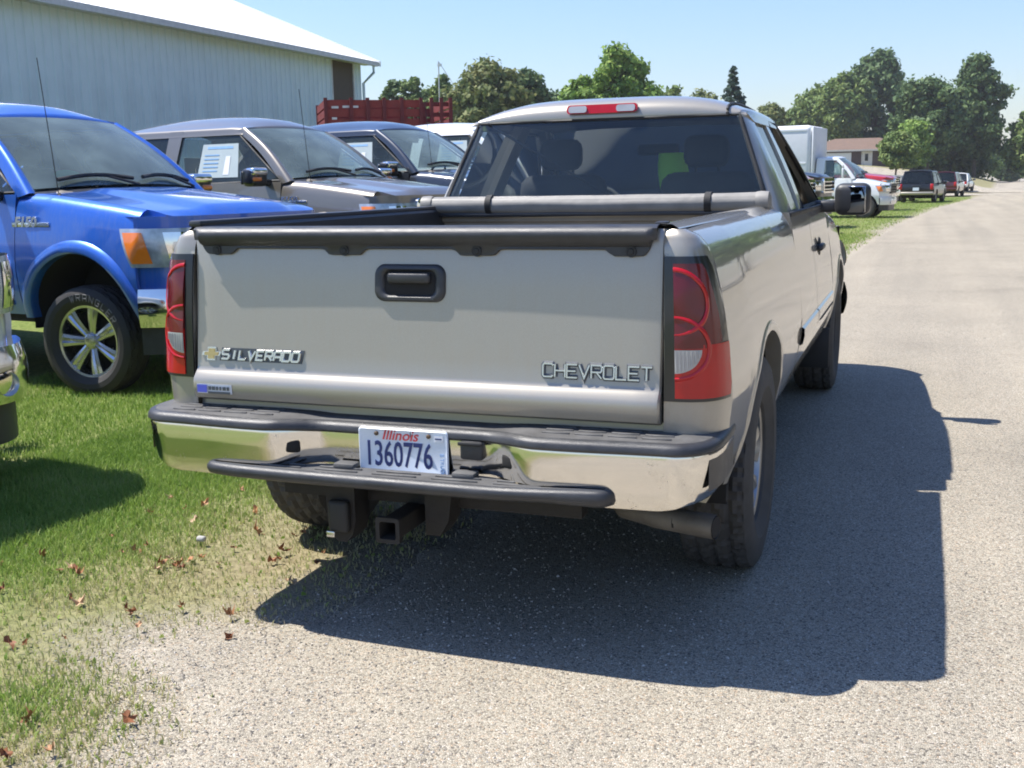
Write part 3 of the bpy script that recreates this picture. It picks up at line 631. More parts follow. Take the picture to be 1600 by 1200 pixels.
# ------------------------------------------------------------------ brick house
M['brick'] = mat_flat("dark_red_brown_brick", (.085, .055, .052), .85, 0., .2, 3); M['shingle'] = mat_flat("brown_shingles", (.15, .098, .07), .85, 0., .15, 2, .4, 12); M['trimw'] = mat_flat("white_house_trim", (.66, .62, .56), .6)
hp = ray_at(1338, 262, 158); hz = hp.z
hs = empty('brick_house', (hp.x, hp.y, hz), .06); tag(hs, 'low brick house with a brown hip roof, white garage door and entry door', 'house')
HL, HD, HH = 15.2, 8.5, 2.55
MB().box((0, HD/2, HH/2), (HL, HD, HH)).build('wall', M['brick'], hs, 0)
MB().box((0, HD/2, -1.0), (HL+.1, HD+.1, 2.0)).build('foundation', M['brick'], hs, 0)
b = MB(); e = .55; x0, x1, y0, y1 = -HL/2-e, HL/2+e, -e, HD+e; zr = HH+1.75; rl = [(x0+5.0, HD/2, zr), (x1-5.0, HD/2, zr)]
c = [(x0, y0, HH), (x1, y0, HH), (x1, y1, HH), (x0, y1, HH)]
b.poly([c[0], c[1], rl[1], rl[0]]); b.poly([c[1], c[2], rl[1]]); b.poly([c[2], c[3], rl[0], rl[1]]); b.poly([c[3], c[0], rl[0]]); b.poly(c); b.build('roof', M['shingle'], hs, 0)
MB().box((0, -e-.02, HH-.10), (HL+2*e, .05, .24)).build('fascia', M['trimw'], hs, 0)
gd = MB().box((-2.9, -.03, 1.08), (4.3, .06, 2.15)).build('garage_door', M['boxwhite'], hs, 0)
for k in range(4): MB().box((-2.9, -.065, .28+.53*k), (4.2, .02, .46)).build('door_panel', M['boxwhite'], gd, 0)
dr = MB().box((1.4, -.03, 1.15), (1.5, .06, 2.3)).build('front_door', M['trimw'], hs, 0); MB().box((1.35, -.07, 1.45), (.45, .02, 1.0)).build('door_glass', M['glass_privacy'], dr, 0)
MB().box((-6.4, -.03, 1.2), (1.5, .06, 2.4)).build('window', M['trimw'], hs, 0)
MB().box((1.4, -.8, -.12), (2.4, 1.6, .3)).build('door_step', M['trimw'], hs, 0)
# ------------------------------------------------------------------ red stake wagon
M['barnred'] = mat_flat("barn_red_boards", (.24, .035, .024), .7, 0., .2, 4); M['barnredd'] = mat_flat("dark_red_stakes", (.15, .022, .020), .7, 0., .2, 4)
wl_, wr_ = ray_at(508, 158, 22.0), ray_at(704, 152, 22.6)
wv = Vector((wr_.x-wl_.x, wr_.y-wl_.y, 0)); WLn = wv.length; wg = empty('stake_wagon', (wl_.x, wl_.y, ground_z(wl_.x, wl_.y)), math.atan2(wv.y, wv.x))
tag(wg, 'red stake-sided farm wagon standing at the corner of the white shed', 'wagon'); zt = (wl_.z+wr_.z)/2-wg.location.z
def slat(x0, x1, y, z, h, m, nm='slat'): MB().box(((x0+x1)/2, y, z), (x1-x0, .035, h)).build(nm, m, wg, 0)
nb = 6
for yy, sg in ((0, 1), (2.0, -1)):
    for k in range(nb):
        hh = .15; slat(.02, WLn*.76, yy, zt-.09-k*.185, hh, M['barnred'])
    for k in range(5): slat(WLn*.76, WLn, yy+.02*sg, zt-.10-k*.21, .085, M['barnredd'])
    for x in [WLn*t for t in (.0, .20, .33, .46, .60, .755, .84, .92, .995)]: MB().box((x+.0, yy-.04*sg, zt-.60), (.07, .05, 1.25)).build('stake', M['barnredd'], wg, 0)
for xx in (0, WLn):
    for k in range(nb): MB().box((xx, 1.0, zt-.09-k*.185), (.035, 1.95, .15)).build('slat', M['barnredd'], wg, 0)
MB().box((WLn/2, 1.0, zt-1.28), (WLn+.1, 2.1, .12)).build('wagon_floor', M['barnredd'], wg, 0)
for x in (.5, WLn-.5):
    for y in (.2, 1.8): o = MB().lathe([(.0, -.1), (.40, -.1), (.42, 0), (.40, .1), (0, .1)], 20, 'Y', (x, y, .42)).build('wheel', M['tyre'], wg, 40)
cz_ = zt-1.34; MB().box((WLn/2, 1.0, (cz_+.55)/2+.1), (WLn-.5, .30, cz_-.65)).box((.5, 1.0, cz_-.10), (.22, 1.7, .22)).box((WLn-.5, 1.0, cz_-.10), (.22, 1.7, .22)).box((.5, 1.0, .5), (.16, 1.6, .16)).box((WLn-.5, 1.0, .5), (.16, 1.6, .16)).build('wagon_chassis', M['dark'], wg, 0)
for x0, x1, dz in ((.12, .26, .16), (.34, .66, .15), (.12, .22, .38)): MB().box(((x0+x1)/2, -.020, zt-dz), (x1-x0, .006, .045)).build('painted_mark', M['trimw'], wg, 0)

# ------------------------------------------------------------------ summer haze
hm = bpy.data.materials.new("summer_haze"); hm.use_nodes = True; hn = hm.node_tree; hn.nodes.clear()
ho = hn.nodes.new("ShaderNodeOutputMaterial"); hv = hn.nodes.new("ShaderNodeVolumePrincipled"); hv.inputs["Color"].default_value = (.95, .97, 1, 1); hv.inputs["Density"].default_value = .0003; hv.inputs["Anisotropy"].default_value = .2
hn.links.new(hv.outputs[0], ho.inputs["Volume"])
HB = 950.
tag(MB().box((0, 0, 10.0), (2*HB, 2*HB, 34.0)).build('haze', hm, None, 0), None, None, None, 'stuff')
# ------------------------------------------------------------------ wheels
def tyre_mesh(R, tw, rim, n, tread=True):
    """tyre about X, outer face at +tw/2; blocks and grooves are cut into the tread"""
    h = tw/2; prof = [(rim, h*.62), (rim+.012, h*.78), (lerp(rim, R, .35), h*.98), (lerp(rim, R, .6), h*1.0), (R-.035, h*.94), (R-.012, h*.84)]
    m = 15; w = h*.80
    cols = [(r, x, 0) for r, x in prof]
    cols += [(R-.010*abs(1-2*k/(m-1))**3, lerp(w, -w, k/(m-1)), 1) for k in range(m)]
    cols += [(r, -x, 0) for r, x in prof[::-1]]
    rows = []
    for i in range(n):
        a = 2*PI*i/n; row = []
        for j, (r, x, t) in enumerate(cols):
            aa = a
            if t and tread:
                k = j-len(prof); zig = .22*math.sin(k*1.7)
                if k % 4 == 3: r -= .013
                elif (i+int(zig*10)+2*((k//4) % 2)) % 5 == 0: r -= .011
            elif not t and tread and j in (4, 5, len(cols)-5, len(cols)-6) and i % 5 == 0: r -= .004
            row.append((x, r*math.cos(aa), r*math.sin(aa)))
        rows.append(row)
    rows.append(rows[0]); b = MB(); b.grid(rows); return b
def rim_mesh(style, rim, tw):
    h = tw/2; b = MB()
    b.lathe([(rim+.004, h*.62), (rim+.008, h*.70), (rim-.012, h*.66), (rim-.022, h*.40), (rim-.03, -h*.7)], 48)
    b.lathe([(rim-.035, h*.02), (.0, h*.02)], 32, mi=1)                                   # dark brake area behind
    ns, hub = (7, .062) if style == 'seven' else (6, .085)
    b.lathe([(0, h*.62), (hub*.55, h*.62), (hub*.85, h*.56), (hub, h*.42), (hub, h*.05)], 24)
    for k in range(ns):
        a = 2*PI*(k+.25)/ns; rows = []
        for q in range(7):
            t = q/6; r = lerp(hub*.8, rim-.012, t); wv = lerp(.028, .050 if style == 'seven' else .085, t**1.4); x = h*(.40+.20*math.sin(t*PI*.55))
            row = []
            for s_, xo in ((-1, -.05), (-1, 0), (-.45, .006), (-.12, -.006), (.12, -.006), (.45, .006), (1, 0), (1, -.05)):
                u, v = r, s_*wv
                row.append((x+xo, u*math.cos(a)-v*math.sin(a), u*math.sin(a)+v*math.cos(a)))
            rows.append(row)
        b.grid(rows)
    for k in range(ns):
        a = 2*PI*(k+.75)/ns; b.lathe([(0, h*.60), (.008, h*.60), (.009, h*.40)], 6, c=(0, .042*math.cos(a), .042*math.sin(a)))
    return b
_wheels = {}
def add_wheel(parent, x, y, z, R, tw, rim, style, rim_mat, tyre_mat, n=90, steer=0., lettering=False):
    key = (R, tw, rim, style, n, rim_mat.name)
    if key not in _wheels:
        _wheels[key] = (rim_mesh(style, rim, tw), tyre_mesh(R, tw, rim, n))
    if isinstance(_wheels[key][0], MB):
        r = _wheels[key][0].build("wheel", [rim_mat, M['dark']], parent, 30); t = _wheels[key][1].build("tyre", tyre_mat, r, 20)
        _wheels[key] = (r, t)
    else:
        r = _wheels[key][0].copy(); COL.objects.link(r); t = _wheels[key][1].copy(); COL.objects.link(t); r.parent = parent; t.parent = r
    s = 1 if x > 0 else -1
    r.location = (x-s*tw/2, y, z); r.rotation_euler = (random.uniform(0, 6) if not lettering else 0.5, 0, 0)
    r.rotation_mode = 'XYZ'
    rot = Matrix.Rotation((0 if s > 0 else PI)+steer, 3, 'Z') @ Matrix.Rotation(r.rotation_euler.x, 3, 'X')
    r.rotation_euler = rot.to_euler()
    return r

# ------------------------------------------------------------------ parametric vehicle body
INS = [(0, .075), (.06, .045), (.2, .016), (.40, .0), (.47, .004), (.6, .014), (.7, .026), (.8, .042), (.88, .058), (.94, .078), (.98, .108), (1, .155)]
INS_DOOR = [(0, .075), (.06, .045), (.2, .016), (.40, .0), (.47, .006), (.6, .016), (.7, .028), (.8, .042), (.93, .060), (1, .074)]
class Veh:
    def __init__(s, root, paint, **k):
        s.root = root; s.paint = paint; s.__dict__.update(k)
        s.hdz = k.get('hdz', 0.); s.za = k.get('za', s.zc)
        s.tops = k['tops']                     # [(y, ztop)] of the side panels
    def zhood(s, y): return lerp(s.zh0, s.zh1, min(1, max(0, (y-s.yw0-.02)/(s.L-.06-s.yw0)))**1.25)
    def ztop(s, y): return s.zhood(y) if y > s.yw0-.075 else interp(y, [a for a, _ in s.tops], [b for _, b in s.tops])
    def taper(s, y):
        f = 1-.035*smooth(s.yf+.1, s.L, y)
        return f*(1-.012*smooth(.6, -.1, y))
    def X(s, y, z, tab=INS):
        t = (z-s.zr)/(s.ztop(y)-s.zr); return s.hw*s.taper(y)-interp(t, [a for a, _ in tab], [b for _, b in tab])
    def arch(s, y):
        z = s.zr
        for ya in (s.yr, s.yf):
            d = abs(y-ya)
            if d < s.Ra: z = max(z, s.za+math.sqrt(s.Ra**2-d*d))
        return z
    def ycols(s, y0, y1, step):
        ys = {round(y0, 4), round(y1, 4)}
        n = max(2, int((y1-y0)/step))
        ys |= {round(lerp(y0, y1, i/n), 4) for i in range(n+1)}
        for ya in (s.yr, s.yf):
            for k in range(25):
                y = ya-s.Ra*math.cos(PI*k/24)
                if y0 < y < y1: ys.add(round(y, 4))
        out = []
        for y in sorted(ys):
            if not out or y-out[-1] > .006 or y == round(y1, 4): out.append(y)
        return out
    def side(s, name, y0, y1, tab=INS, ztop=None, step=.16, nr=18, mat=None, only=None):
        for sd in (1, -1):
            if only and sd != only: continue
            rows = []
            for y in s.ycols(y0, y1, step):
                zb = s.arch(y); zt = (ztop or s.ztop)(y)-.0; row = [(sd*(s.X(y, zb, tab)-.05), y, zb)]
                for i in range(nr+1):
                    t = i/nr; t = 1-(1-t)**1.5
                    z = lerp(zb, zt, t); row.append((sd*s.X(y, z, tab), y, z))
                rows.append(row)
            for r in (rows[0], rows[-1]): pass
            e0 = [(p[0]-sd*.03, p[1]+.004, p[2]) for p in rows[0]]; e1 = [(p[0]-sd*.03, p[1]-.004, p[2]) for p in rows[-1]]
            MB().grid([e0]+rows+[e1]).build(name, mat or s.paint, s.root, 28)
    def flares(s, proud=.03, wd=.06, name='wheel_arch_flare', mat=None):
        for ya in (s.yr, s.yf):
            for sd in (1, -1):
                rows = []
                for k in range(33):
                    a = PI*(-.04+1.08*k/32); row = []
                    for dr, px in ((wd+.012, -.004), (wd, proud*.35), (wd*.7, proud*.85), (wd*.35, proud), (.0, proud*.8), (-.012, proud*.3), (-.012, -.06)):
                        r = s.Ra+dr; y = ya-r*math.cos(a); z = s.za+r*math.sin(a); z = max(z, s.zr-.02)
                        row.append((sd*(s.X(y, max(s.zr, min(z, s.ztop(y)-.16)))+px), y, z))
                    rows.append(row)
                MB().grid(rows).build(name, mat or s.paint, s.root, 40)
    def wells(s):
        for ya in (s.yr, s.yf):
            for sd in (1, -1):
                rows = []; b = MB()
                for k in range(25):
                    a = PI*(-.12+1.24*k/24); r = s.Ra-.004
                    y = ya-r*math.cos(a); z = max(s.zr-.1, s.za+r*math.sin(a))
                    rows.append([(sd*(s.hw-.075), y, z), (sd*.5, y, z)])
                b.grid(rows); b.prism([(sd*.5, r[1][1], r[1][2]) for r in rows], (-sd*.02, 0, 0)); b.build('wheel_liner', M['dark'], s.root, 30)
        u = MB(); z0, z1 = s.zr-.06, s.zr+.12
        u.box((0, (s.yr+s.yf)/2, (z0+z1)/2), (2*s.hw-.22, s.yf-s.yr-2*s.Ra-.03, z1-z0))
        u.box((0, s.yf, s.zc+.22), (.98, 2*s.Ra, .5)); u.box((0, s.yr+.05, s.zc+.12), (.96, 2*s.Ra, .22))
        u.box((0, s.yf+s.Ra+.12, s.zr+.1), (1.5, .2, .22))
        for sd in (1, -1): u.box((sd*.40, s.L/2, s.zr-.02), (.08, s.L-.5, .16))
        for ya in (s.yr, s.yf): u.lathe([(.0, -.8), (.055, -.8), (.055, .8), (0, .8)], 10, 'X', (0, ya, s.zc))
        u.lathe([(0, -.13), (.10, -.12), (.13, 0), (.10, .12), (0, .13)], 14, 'X', (.05, s.yr, s.zc))
        u.build('chassis', M['dark'], s.root, 30)
    def wheels(s, style, rim_mat, tyre_mat, n=90, steer=0.):
        for ya, st in ((s.yr, 0), (s.yf, steer)):
            for sd in (1, -1): add_wheel(s.root, sd*s.tx, ya, s.zc, s.R, s.tw, s.rim, style, rim_mat, tyre_mat, n, st)
    # plan curve of the nose: t = 0 at the side, 1 at the centre line
    def nose(s, x):
        a = abs(x)/(s.hw*.965); return s.L-.05*a**2-.30*max(0, (a-.60)/.40)**2.6
    def hood(s):
        x_of = lambda y: s.X(y, s.ztop(y))-.006
        ny, nx = 22, 24; rows = []
        yb = s.yw0+.02
        for i in range(ny+1):
            t = i/ny; row = []
            for j in range(nx+1):
                q = -1+2*j/nx
                yy = lerp(yb+.10*(1-q*q), s.L-.10, t); xx = q*x_of(min(yy, s.L-.2))
                yf_ = s.nose(xx*1.03)-.03; yend = yf_
                y = lerp(yb+.13*(1-q*q), yend, t)
                z = s.zhood(y)+s.crown*(1-q*q)
                z += s.dome*smooth(.62, .46, abs(q))*smooth(0, .15, t+.05)
                z -= .075*smooth(.88, 1.0, t)**2*(1-.85*smooth(.75, 1, abs(q)))
                row.append((xx, y, z))
            rows.append(row)
        e = [(p[0], p[1]-.01, p[2]-.07) for p in rows[-1]]
        for r in rows: r.insert(0, (r[0][0], r[0][1], r[0][2]-.07)); r.append((r[-1][0], r[-1][1], r[-1][2]-.07))
        MB().grid(rows+[[e[0]]+e+[e[-1]]]).build('hood', s.paint, s.root, 30)
    def windshield(s):
        rows = []
        for i in range(11):
            t = i/10; row = []
            for j in range(17):
                q = -1+2*j/16
                xb, xt = s.gbw*q, s.gtw*q
                yb = s.yw0+.17*(1-q*q); yt = s.yw1+.09*(1-q*q)
                bul = .035*math.sin(PI*t)
                row.append((lerp(xb, xt, t), lerp(yb, yt, t)+bul*.6, lerp(s.zw0+.03*(1-q*q), s.zw1+.025*(1-q*q), t)+bul))
            rows.append(row)
        s.ws = rows
        MB().grid(rows).build('windshield', s.glass, s.root, 60)
        b = MB()                                        # cowl panel between hood and glass
        r0 = [(p[0]*1.05, p[1]+.03, p[2]-.025) for p in rows[0]]; r1 = [(p[0]*1.02, p[1]-.06, p[2]-.02) for p in rows[0]]
        b.grid([[(p[0], p[1]+.03, p[2]-.03) for p in r0], r0, r1]); b.build('cowl', M['plastic'], s.root, 60)
        for x0, x1 in ((-.70, -.10), (.02, .66)):       # wipers lying along the foot of the glass
            w = MB(); P = []
            for k in range(9):
                q = lerp(x0, x1, k/8)/s.gbw; t = .045+.05*math.sin(PI*k/8)+.02*k/8
                P.append((s.gbw*q*(1-.17*t), lerp(s.yw0+.17*(1-q*q), s.yw1+.09*(1-q*q), t)+.04, lerp(s.zw0+.03*(1-q*q), s.zw1, t)+.022))
            w.tube(P, .017, 6); w.tube([P[3], (P[0][0], P[0][1]+.07, P[0][2]-.05)], .011, 5); w.build('wiper', M['rubber'], s.root, 60)
    def greenhouse(s, wins, pillars=(), rail=.055):
        """roof, pillars and side glass; wins = [(name, [(y, z)..4 corners], glass)]"""
        s.Xg = lambda z: lerp(s.bw, s.rw, max(0, (z-s.belt)/(s.zw1-s.belt))**1.12)
        s.a_pillars(); s.c_pillars()
        for sd in (1, -1):
            for yb0, yb1, yt0, yt1, mt in pillars:
                r = []
                for i in range(7):
                    t = i/6; z = lerp(s.belt-.02, s.zw1+.0, t); x = s.Xg(z)+.004
                    a, c = lerp(yb0, yt0, t), lerp(yb1, yt1, t)
                    r.append([(sd*(x-.05), a, z), (sd*x, a, z), (sd*x, c, z), (sd*(x-.05), c, z)])
                MB().grid(r).build('door_pillar', mt or s.paint, s.root, 40)
            for nm, q, gm in wins:
                g = []; rim_ = []
                for i in range(7):
                    t = i/6; row = []
                    for j in range(7):
                        u = j/6; y = lerp(lerp(q[0][0], q[1][0], u), lerp(q[3][0], q[2][0], u), t); z = lerp(lerp(q[0][1], q[1][1], u), lerp(q[3][1], q[2][1], u), t)
                        row.append((sd*(s.Xg(z)-.012), y, z))
                    g.append(row)
                w = MB().grid(g).build(nm, gm, s.root, 60)
                outl = [g[0][j] for j in range(7)]+[g[i][6] for i in range(1, 7)]+[g[6][j] for j in range(5, -1, -1)]+[g[i][0] for i in range(5, 0, -1)]
                MB().tube([(p[0]+sd*.004, p[1], p[2]) for p in outl], .011, 5, closed=True).build('window_seal', M['rubber'], w, 60)
        ny, nx = 14, 20; rows = []
        for i in range(ny+1):
            t = (i/ny)**1.5; row = []; g_ = interp(t, [0, .03, .10, .22, .4, .65, .9, 1], [.0, .20, .50, .80, .97, 1., .72, .45])
            for j in range(nx+1):
                q = -1+2*j/nx
                y = lerp(s.yw1+.10*(1-q*q)-.0, s.yg1-.02*(1-q*q), t)
                z = s.zw1+.008+.014*smooth(0, .1, t)+.027*(1-q*q)+(s.rcrown-.027)*(1-abs(q)**2.4)*g_
                row.append((q*(s.rw-.04), y, z))
            rows.append(row)
        r0 = [(p[0], p[1]+.012, p[2]-.024) for p in rows[0]]; r9 = [(p[0], p[1]-.02, p[2]-.05) for p in rows[-1]]
        MB().grid([s.roll_edge(r, s.rw-.04, .05, s.zw1-.07) for r in [r0]+rows+[r9]]).build('roof', s.paint, s.root, 50)
        MB().grid([[(p[0]*.98, p[1], p[2]-.06) for p in r] for r in rows]).build('headliner', s.trim, s.root, 60)
    def roll_edge(s, row, xr, rr, zlow):
        """carry a roof row round its rounded edges down to the tops of the side windows"""
        def side(p, sd):
            out = [(sd*(abs(p[0])+rr*math.sin(a)), p[1], p[2]-rr*(1-math.cos(a))) for a in (.35, .75, 1.15, 1.5)]
            z = min(zlow, p[2]-rr-.005); return out+[(sd*(max(abs(p[0])+rr, s.Xg(z)+.006)), p[1], z), (sd*(s.Xg(z)-.04), p[1], z-.004)]
        return side(row[0], -1)[::-1]+list(row)+side(row[-1], 1)
    def a_pillars(s, wd=.115):
        n = len(s.ws)
        for sd in (1, -1):
            col = 16 if sd > 0 else 0; rows = []
            for i in range(-1, n):
                p = Vector(s.ws[max(0, i)][col])
                if i < 0: p = p+(Vector(s.ws[0][col])-Vector(s.ws[1][col]))*(-i*.55)
                x = abs(p.x); z = p.z; xo = s.Xg(max(z, s.belt))+.006+max(0, s.belt-z)*.25
                rows.append([(sd*(x-.02), p.y-.01, z-.02), (sd*(x-.004), p.y+.004, z), (sd*lerp(x, xo, .4), p.y+.012, z+.010), (sd*lerp(x, xo, .8), p.y-.002, z+.008), (sd*(xo-.003), p.y-.030, z-.004), (sd*xo, p.y-.06, z-.012), (sd*(xo-.001), p.y-wd, z-.02), (sd*(xo-.05), p.y-wd, z-.02)])
            MB().grid(rows).build('windshield_pillar', s.paint, s.root, 55)
    def c_pillars(s, wd=.20):
        for sd in (1, -1):
            rows = []
            for i in range(-1, 9):
                t = i/8; z = lerp(s.belt+.05, s.zw1-.03, t); x = lerp(s.bw-.08, s.rw-.04, t); y = lerp(s.yg0, s.yg1, t); xo = s.Xg(max(z, s.belt))+.006
                rows.append([(sd*(x-.02), y+.03, z), (sd*(x-.004), y-.006, z), (sd*lerp(x, xo, .6), y-.008, z), (sd*(xo-.008), y+.02, z), (sd*xo, y+.06, z), (sd*xo, y+wd, z), (sd*(xo-.04), y+wd, z)])
            MB().grid(rows).build('rear_pillar', s.paint, s.root, 55)
    def rear_glass(s, mat=None):
        rows = []
        for i in range(7):
            t = i/6; row = []
            for j in range(13):
                q = -1+2*j/12
                row.append((q*lerp(s.bw-.08, s.rw-.04, t), lerp(s.yg0-.02*(1-q*q), s.yg1-.03*(1-q*q), t), lerp(s.belt+.05, s.zw1-.03, t)))
            rows.append(row)
        MB().grid(rows).build('rear_window', mat or s.glass, s.root, 60)
    def mirrors(s, y, z, chrome=True, w=.26, h=.20):
        for sd in (1, -1):
            xb = s.Xg(s.belt)+.02; xc = xb+.06+w/2
            m = MB().rbox((sd*xc, y, z), (w, .17, h), .05, 3).build('mirror_housing', M['black'], s.root, 60)
            if chrome: MB().rbox((sd*xc, y+.035, z+h*.30), (w-.02, .13, h*.42), .03, 3).build('mirror_cap', M['chrome'], m, 60)
            MB().rbox((sd*(xb+.03), y+.0, z-h*.3), (.16, .10, .07), .02).build('mirror_arm', M['black'], m, 60)
            MB().rbox((sd*xc, y-.085, z), (w-.05, .012, h-.05), .005, mat=Matrix.Rotation(-sd*.22, 3, 'Z')).build('mirror_glass', M['mirror'], m, 60)
            MB().rbox((sd*(xc+.045), y+.07, z-h*.10), (.13, .05, .045), .015).build('turn_signal', M['amber'], m, 60)
    def interior(s, rows=((0, True),), wheel=True, vest=False):
        tr = s.trim; y0 = s.yw0
        MB().rbox((0, y0-.10, s.zw0-.16), (1.5, .55, .30), .08, 3).build('dashboard', tr, s.root, 60)
        MB().box((0, (y0+s.yg0)/2, s.zr+.16), (1.6, y0-s.yg0-.1, .04)).build('cab_floor', M['dark'], s.root, 0)
        for yy, heads in rows:
            for x in (-.40, .40):
                b = MB(); yb = yy; zs = s.belt-.42
                b.rbox((x, yb+.28, zs), (.54, .55, .20), .07, 3); hz_ = zs+s.hdz
                T = Matrix.Rotation(math.radians(-14), 3, 'X')
                b.rbox((x, yb-.05, hz_+.36), (.50, .17, .64), .08, 3, mat=Matrix.Rotation(math.radians(12), 3, 'X'))
                st = b.build('seat', s.seatmat, s.root, 60)
                if heads:
                    hd = MB(); hd.rbox((x, yb-.13, hz_+.78), (.24, .12, .17), .055, 3)
                    hd.tube([(x-.06, yb-.11, hz_+.62), (x-.06, yb-.11, hz_+.74)], .008, 6); hd.tube([(x+.06, yb-.11, hz_+.62), (x+.06, yb-.11, hz_+.74)], .008, 6)
                    hd.build('headrest', s.seatmat, st, 60)
        if wheel:
            T = Matrix.Translation((-.40, y0-.55, s.zw0-.06)) @ Matrix.Rotation(math.radians(62), 4, 'X')
            b = MB(); b.tube([T@Vector((.19*math.cos(2*PI*k/24), .19*math.sin(2*PI*k/24), 0)) for k in range(24)], .016, 8, closed=True)
            for a in (0, PI, 1.5*PI): b.tube([T@Vector((0, 0, -.03)), T@Vector((.18*math.cos(a), .18*math.sin(a), 0))], .016, 6)
            b.tube([T@Vector((0, 0, -.02)), T@Vector((0, 0, -.35))], .03, 8); b.build('steering_wheel', M['rubber'], s.root, 60)
        MB().rbox((0, s.yw1+.10, s.zw1-.13), (.25, .04, .07), .02).build('rear_view_mirror', M['rubber'], s.root, 60)
    def front(s, grille='bars', bumper_mat=None, lights=True, zb0=.50, zb1=.78, zl0=.90, zl1=1.13, zg0=.86, zg1=1.17):
        xs = [s.hw*.965*math.sin(PI/2*k/16) for k in range(17)]
        def band(z0, z1, off, xa, xb, nz=4, curl=0.):
            rows = []
            for i in range(nz+1):
                z = lerp(z0, z1, i/nz); row = []
                bz = off+curl*math.sin(PI*i/nz)
                for k in range(13):
                    x = lerp(xa, xb, k/12); y = s.nose(x)
                    dx = .004; nx_ = s.nose(x-dx)-s.nose(x+dx); nn = Vector((nx_, 2*dx)).normalized()
                    row.append((x+nn.x*bz, y+nn.y*bz, z))
                rows.append(row)
            return rows
        full = min(s.hw*.965, s.X(s.L-.352, (zl0+zl1)/2))
        def wide(z0, z1, off, curl=0., nz=4):
            rows = [[] for _ in range(nz+1)]
            for i in range(nz+1):
                z = lerp(z0, z1, i/nz); bz = off+curl*math.sin(PI*i/nz)
                for k in range(-20, 21):
                    x = full*math.sin(PI/2*k/20); dx = .003
                    y = s.nose(min(full, max(-full, x))); g = (s.nose(min(full, x+dx))-s.nose(max(-full, x-dx)))/(2*dx); g = max(-9, min(9, g))
                    nn = Vector((-g, 1)).normalized(); rows[i].append((x+nn.x*bz, y+nn.y*bz, z))
            return rows
        fp = wide(zb1-.02, s.zh1-.004, -.03); MB().grid(fp+[[(p[0]*.93, p[1]-.30, p[2]+.004) for p in fp[-1]]]).build('front_panel', s.paint, s.root, 40)
        bw_ = wide(zb0, zb1, .03, .025, 6)
        back = [[(p[0]*.97, p[1]-.12, p[2]) for p in bw_[0]]]; top = [[(p[0]*.97, p[1]-.09, p[2]) for p in bw_[-1]]]
        fb = MB().grid(back+bw_+top).build('front_bumper', bumper_mat or M['chrome'], s.root, 40)
        MB().grid(wide(zb0-.20, zb0, -.02)).build('front_valance', M['plastic'], s.root, 40)
        for sd in (1, -1):
            fx = sd*.66; b = MB(); b.lathe([(.0, .0), (.04, .003), (.055, .012), (.058, .02)], 20, 'Y', (fx, s.nose(fx)+.038, (zb0+zb1)/2-.04)); b.build('fog_lamp', M['lamp'], fb, 40)
            if lights:
                h = None
                for nm, u0, u1, mt in (('headlight', .0, 1., M['lamp']), ('side_marker', .04, .30, M['amber']), ('headlamp_bulb', .52, .80, M['chrome'])):
                    rows = []; ins = .0 if nm == 'headlight' else .10
                    for i in range(9):
                        t = lerp(ins, 1-ins, i/8); row = []
                        y0 = lerp(s.L-.36, s.L-.48, t); zlo = lambda q: lerp(zl0+.0, zl0+.02, q); z_ = lerp(zl0, zl1, t)
                        P = [(s.X(y, z_), y) for y in [lerp(y0, s.L-.352, k/8) for k in range(9)]]; xe = P[-1][0]-.0005
                        P += [(x, s.nose(x)) for x in [.60+(min(xe, full)-.60)*math.cos(PI/2*k/12) for k in range(13)]]
                        S_ = [0]
                        for a, c in zip(P, P[1:]): S_.append(S_[-1]+math.hypot(c[0]-a[0], c[1]-a[1]))
                        of = {'headlight': .012, 'side_marker': .018, 'headlamp_bulb': .017}[nm]+(.012*math.sin(PI*t))
                        for k in range(17):
                            d = lerp(u0, u1, k/16)*S_[-1]; x, y = interp(d, S_, [p[0] for p in P]), interp(d, S_, [p[1] for p in P])
                            x2, y2 = interp(d+.02, S_, [p[0] for p in P]), interp(d+.02, S_, [p[1] for p in P]); x1, y1 = interp(d-.02, S_, [p[0] for p in P]), interp(d-.02, S_, [p[1] for p in P])
                            n_ = Vector((y2-y1, x1-x2)).normalized(); row.append((sd*(x+n_.x*of), y+n_.y*of, z_))
                        e0 = [(sd*(abs(row[0][0])-.03), row[0][1]+.01, z_)]; rows.append(e0+row if nm == 'headlight' else row)
                    o_ = MB().grid(rows).build(nm, mt, h or s.root, 50)
                    if nm == 'headlight': h = o_
        gx = .56
        MB().box((0, s.L-.03, (zg0+zg1)/2), (2*gx, .02, zg1-zg0)).build('grille_mesh', M['dark'], s.root, 0)
        o = [(x, s.nose(x)+.03, z) for x, z in rrect(-gx-.03, gx+.03, zg0-.02, zg1+.02, .07)]; i_ = [(x, s.nose(x)+.04, z) for x, z in rrect(-gx+.03, gx-.03, zg0+.03, zg1-.03, .05)]
        i2 = [(x, y-.06, z) for x, y, z in i_]
        g = MB().grid([[(x, y-.06, z) for x, y, z in o], o, i_, i2], 0, True).build('grille', s.grillemat, s.root, 40)
        for k in range(3):
            z = lerp(zg0, zg1, (k+.75)/3.5+.03); MB().rbox((0, s.L+.0, z), (2*gx-.04, .035, .045), .012).build('grille_bar', s.grillemat, g, 40)

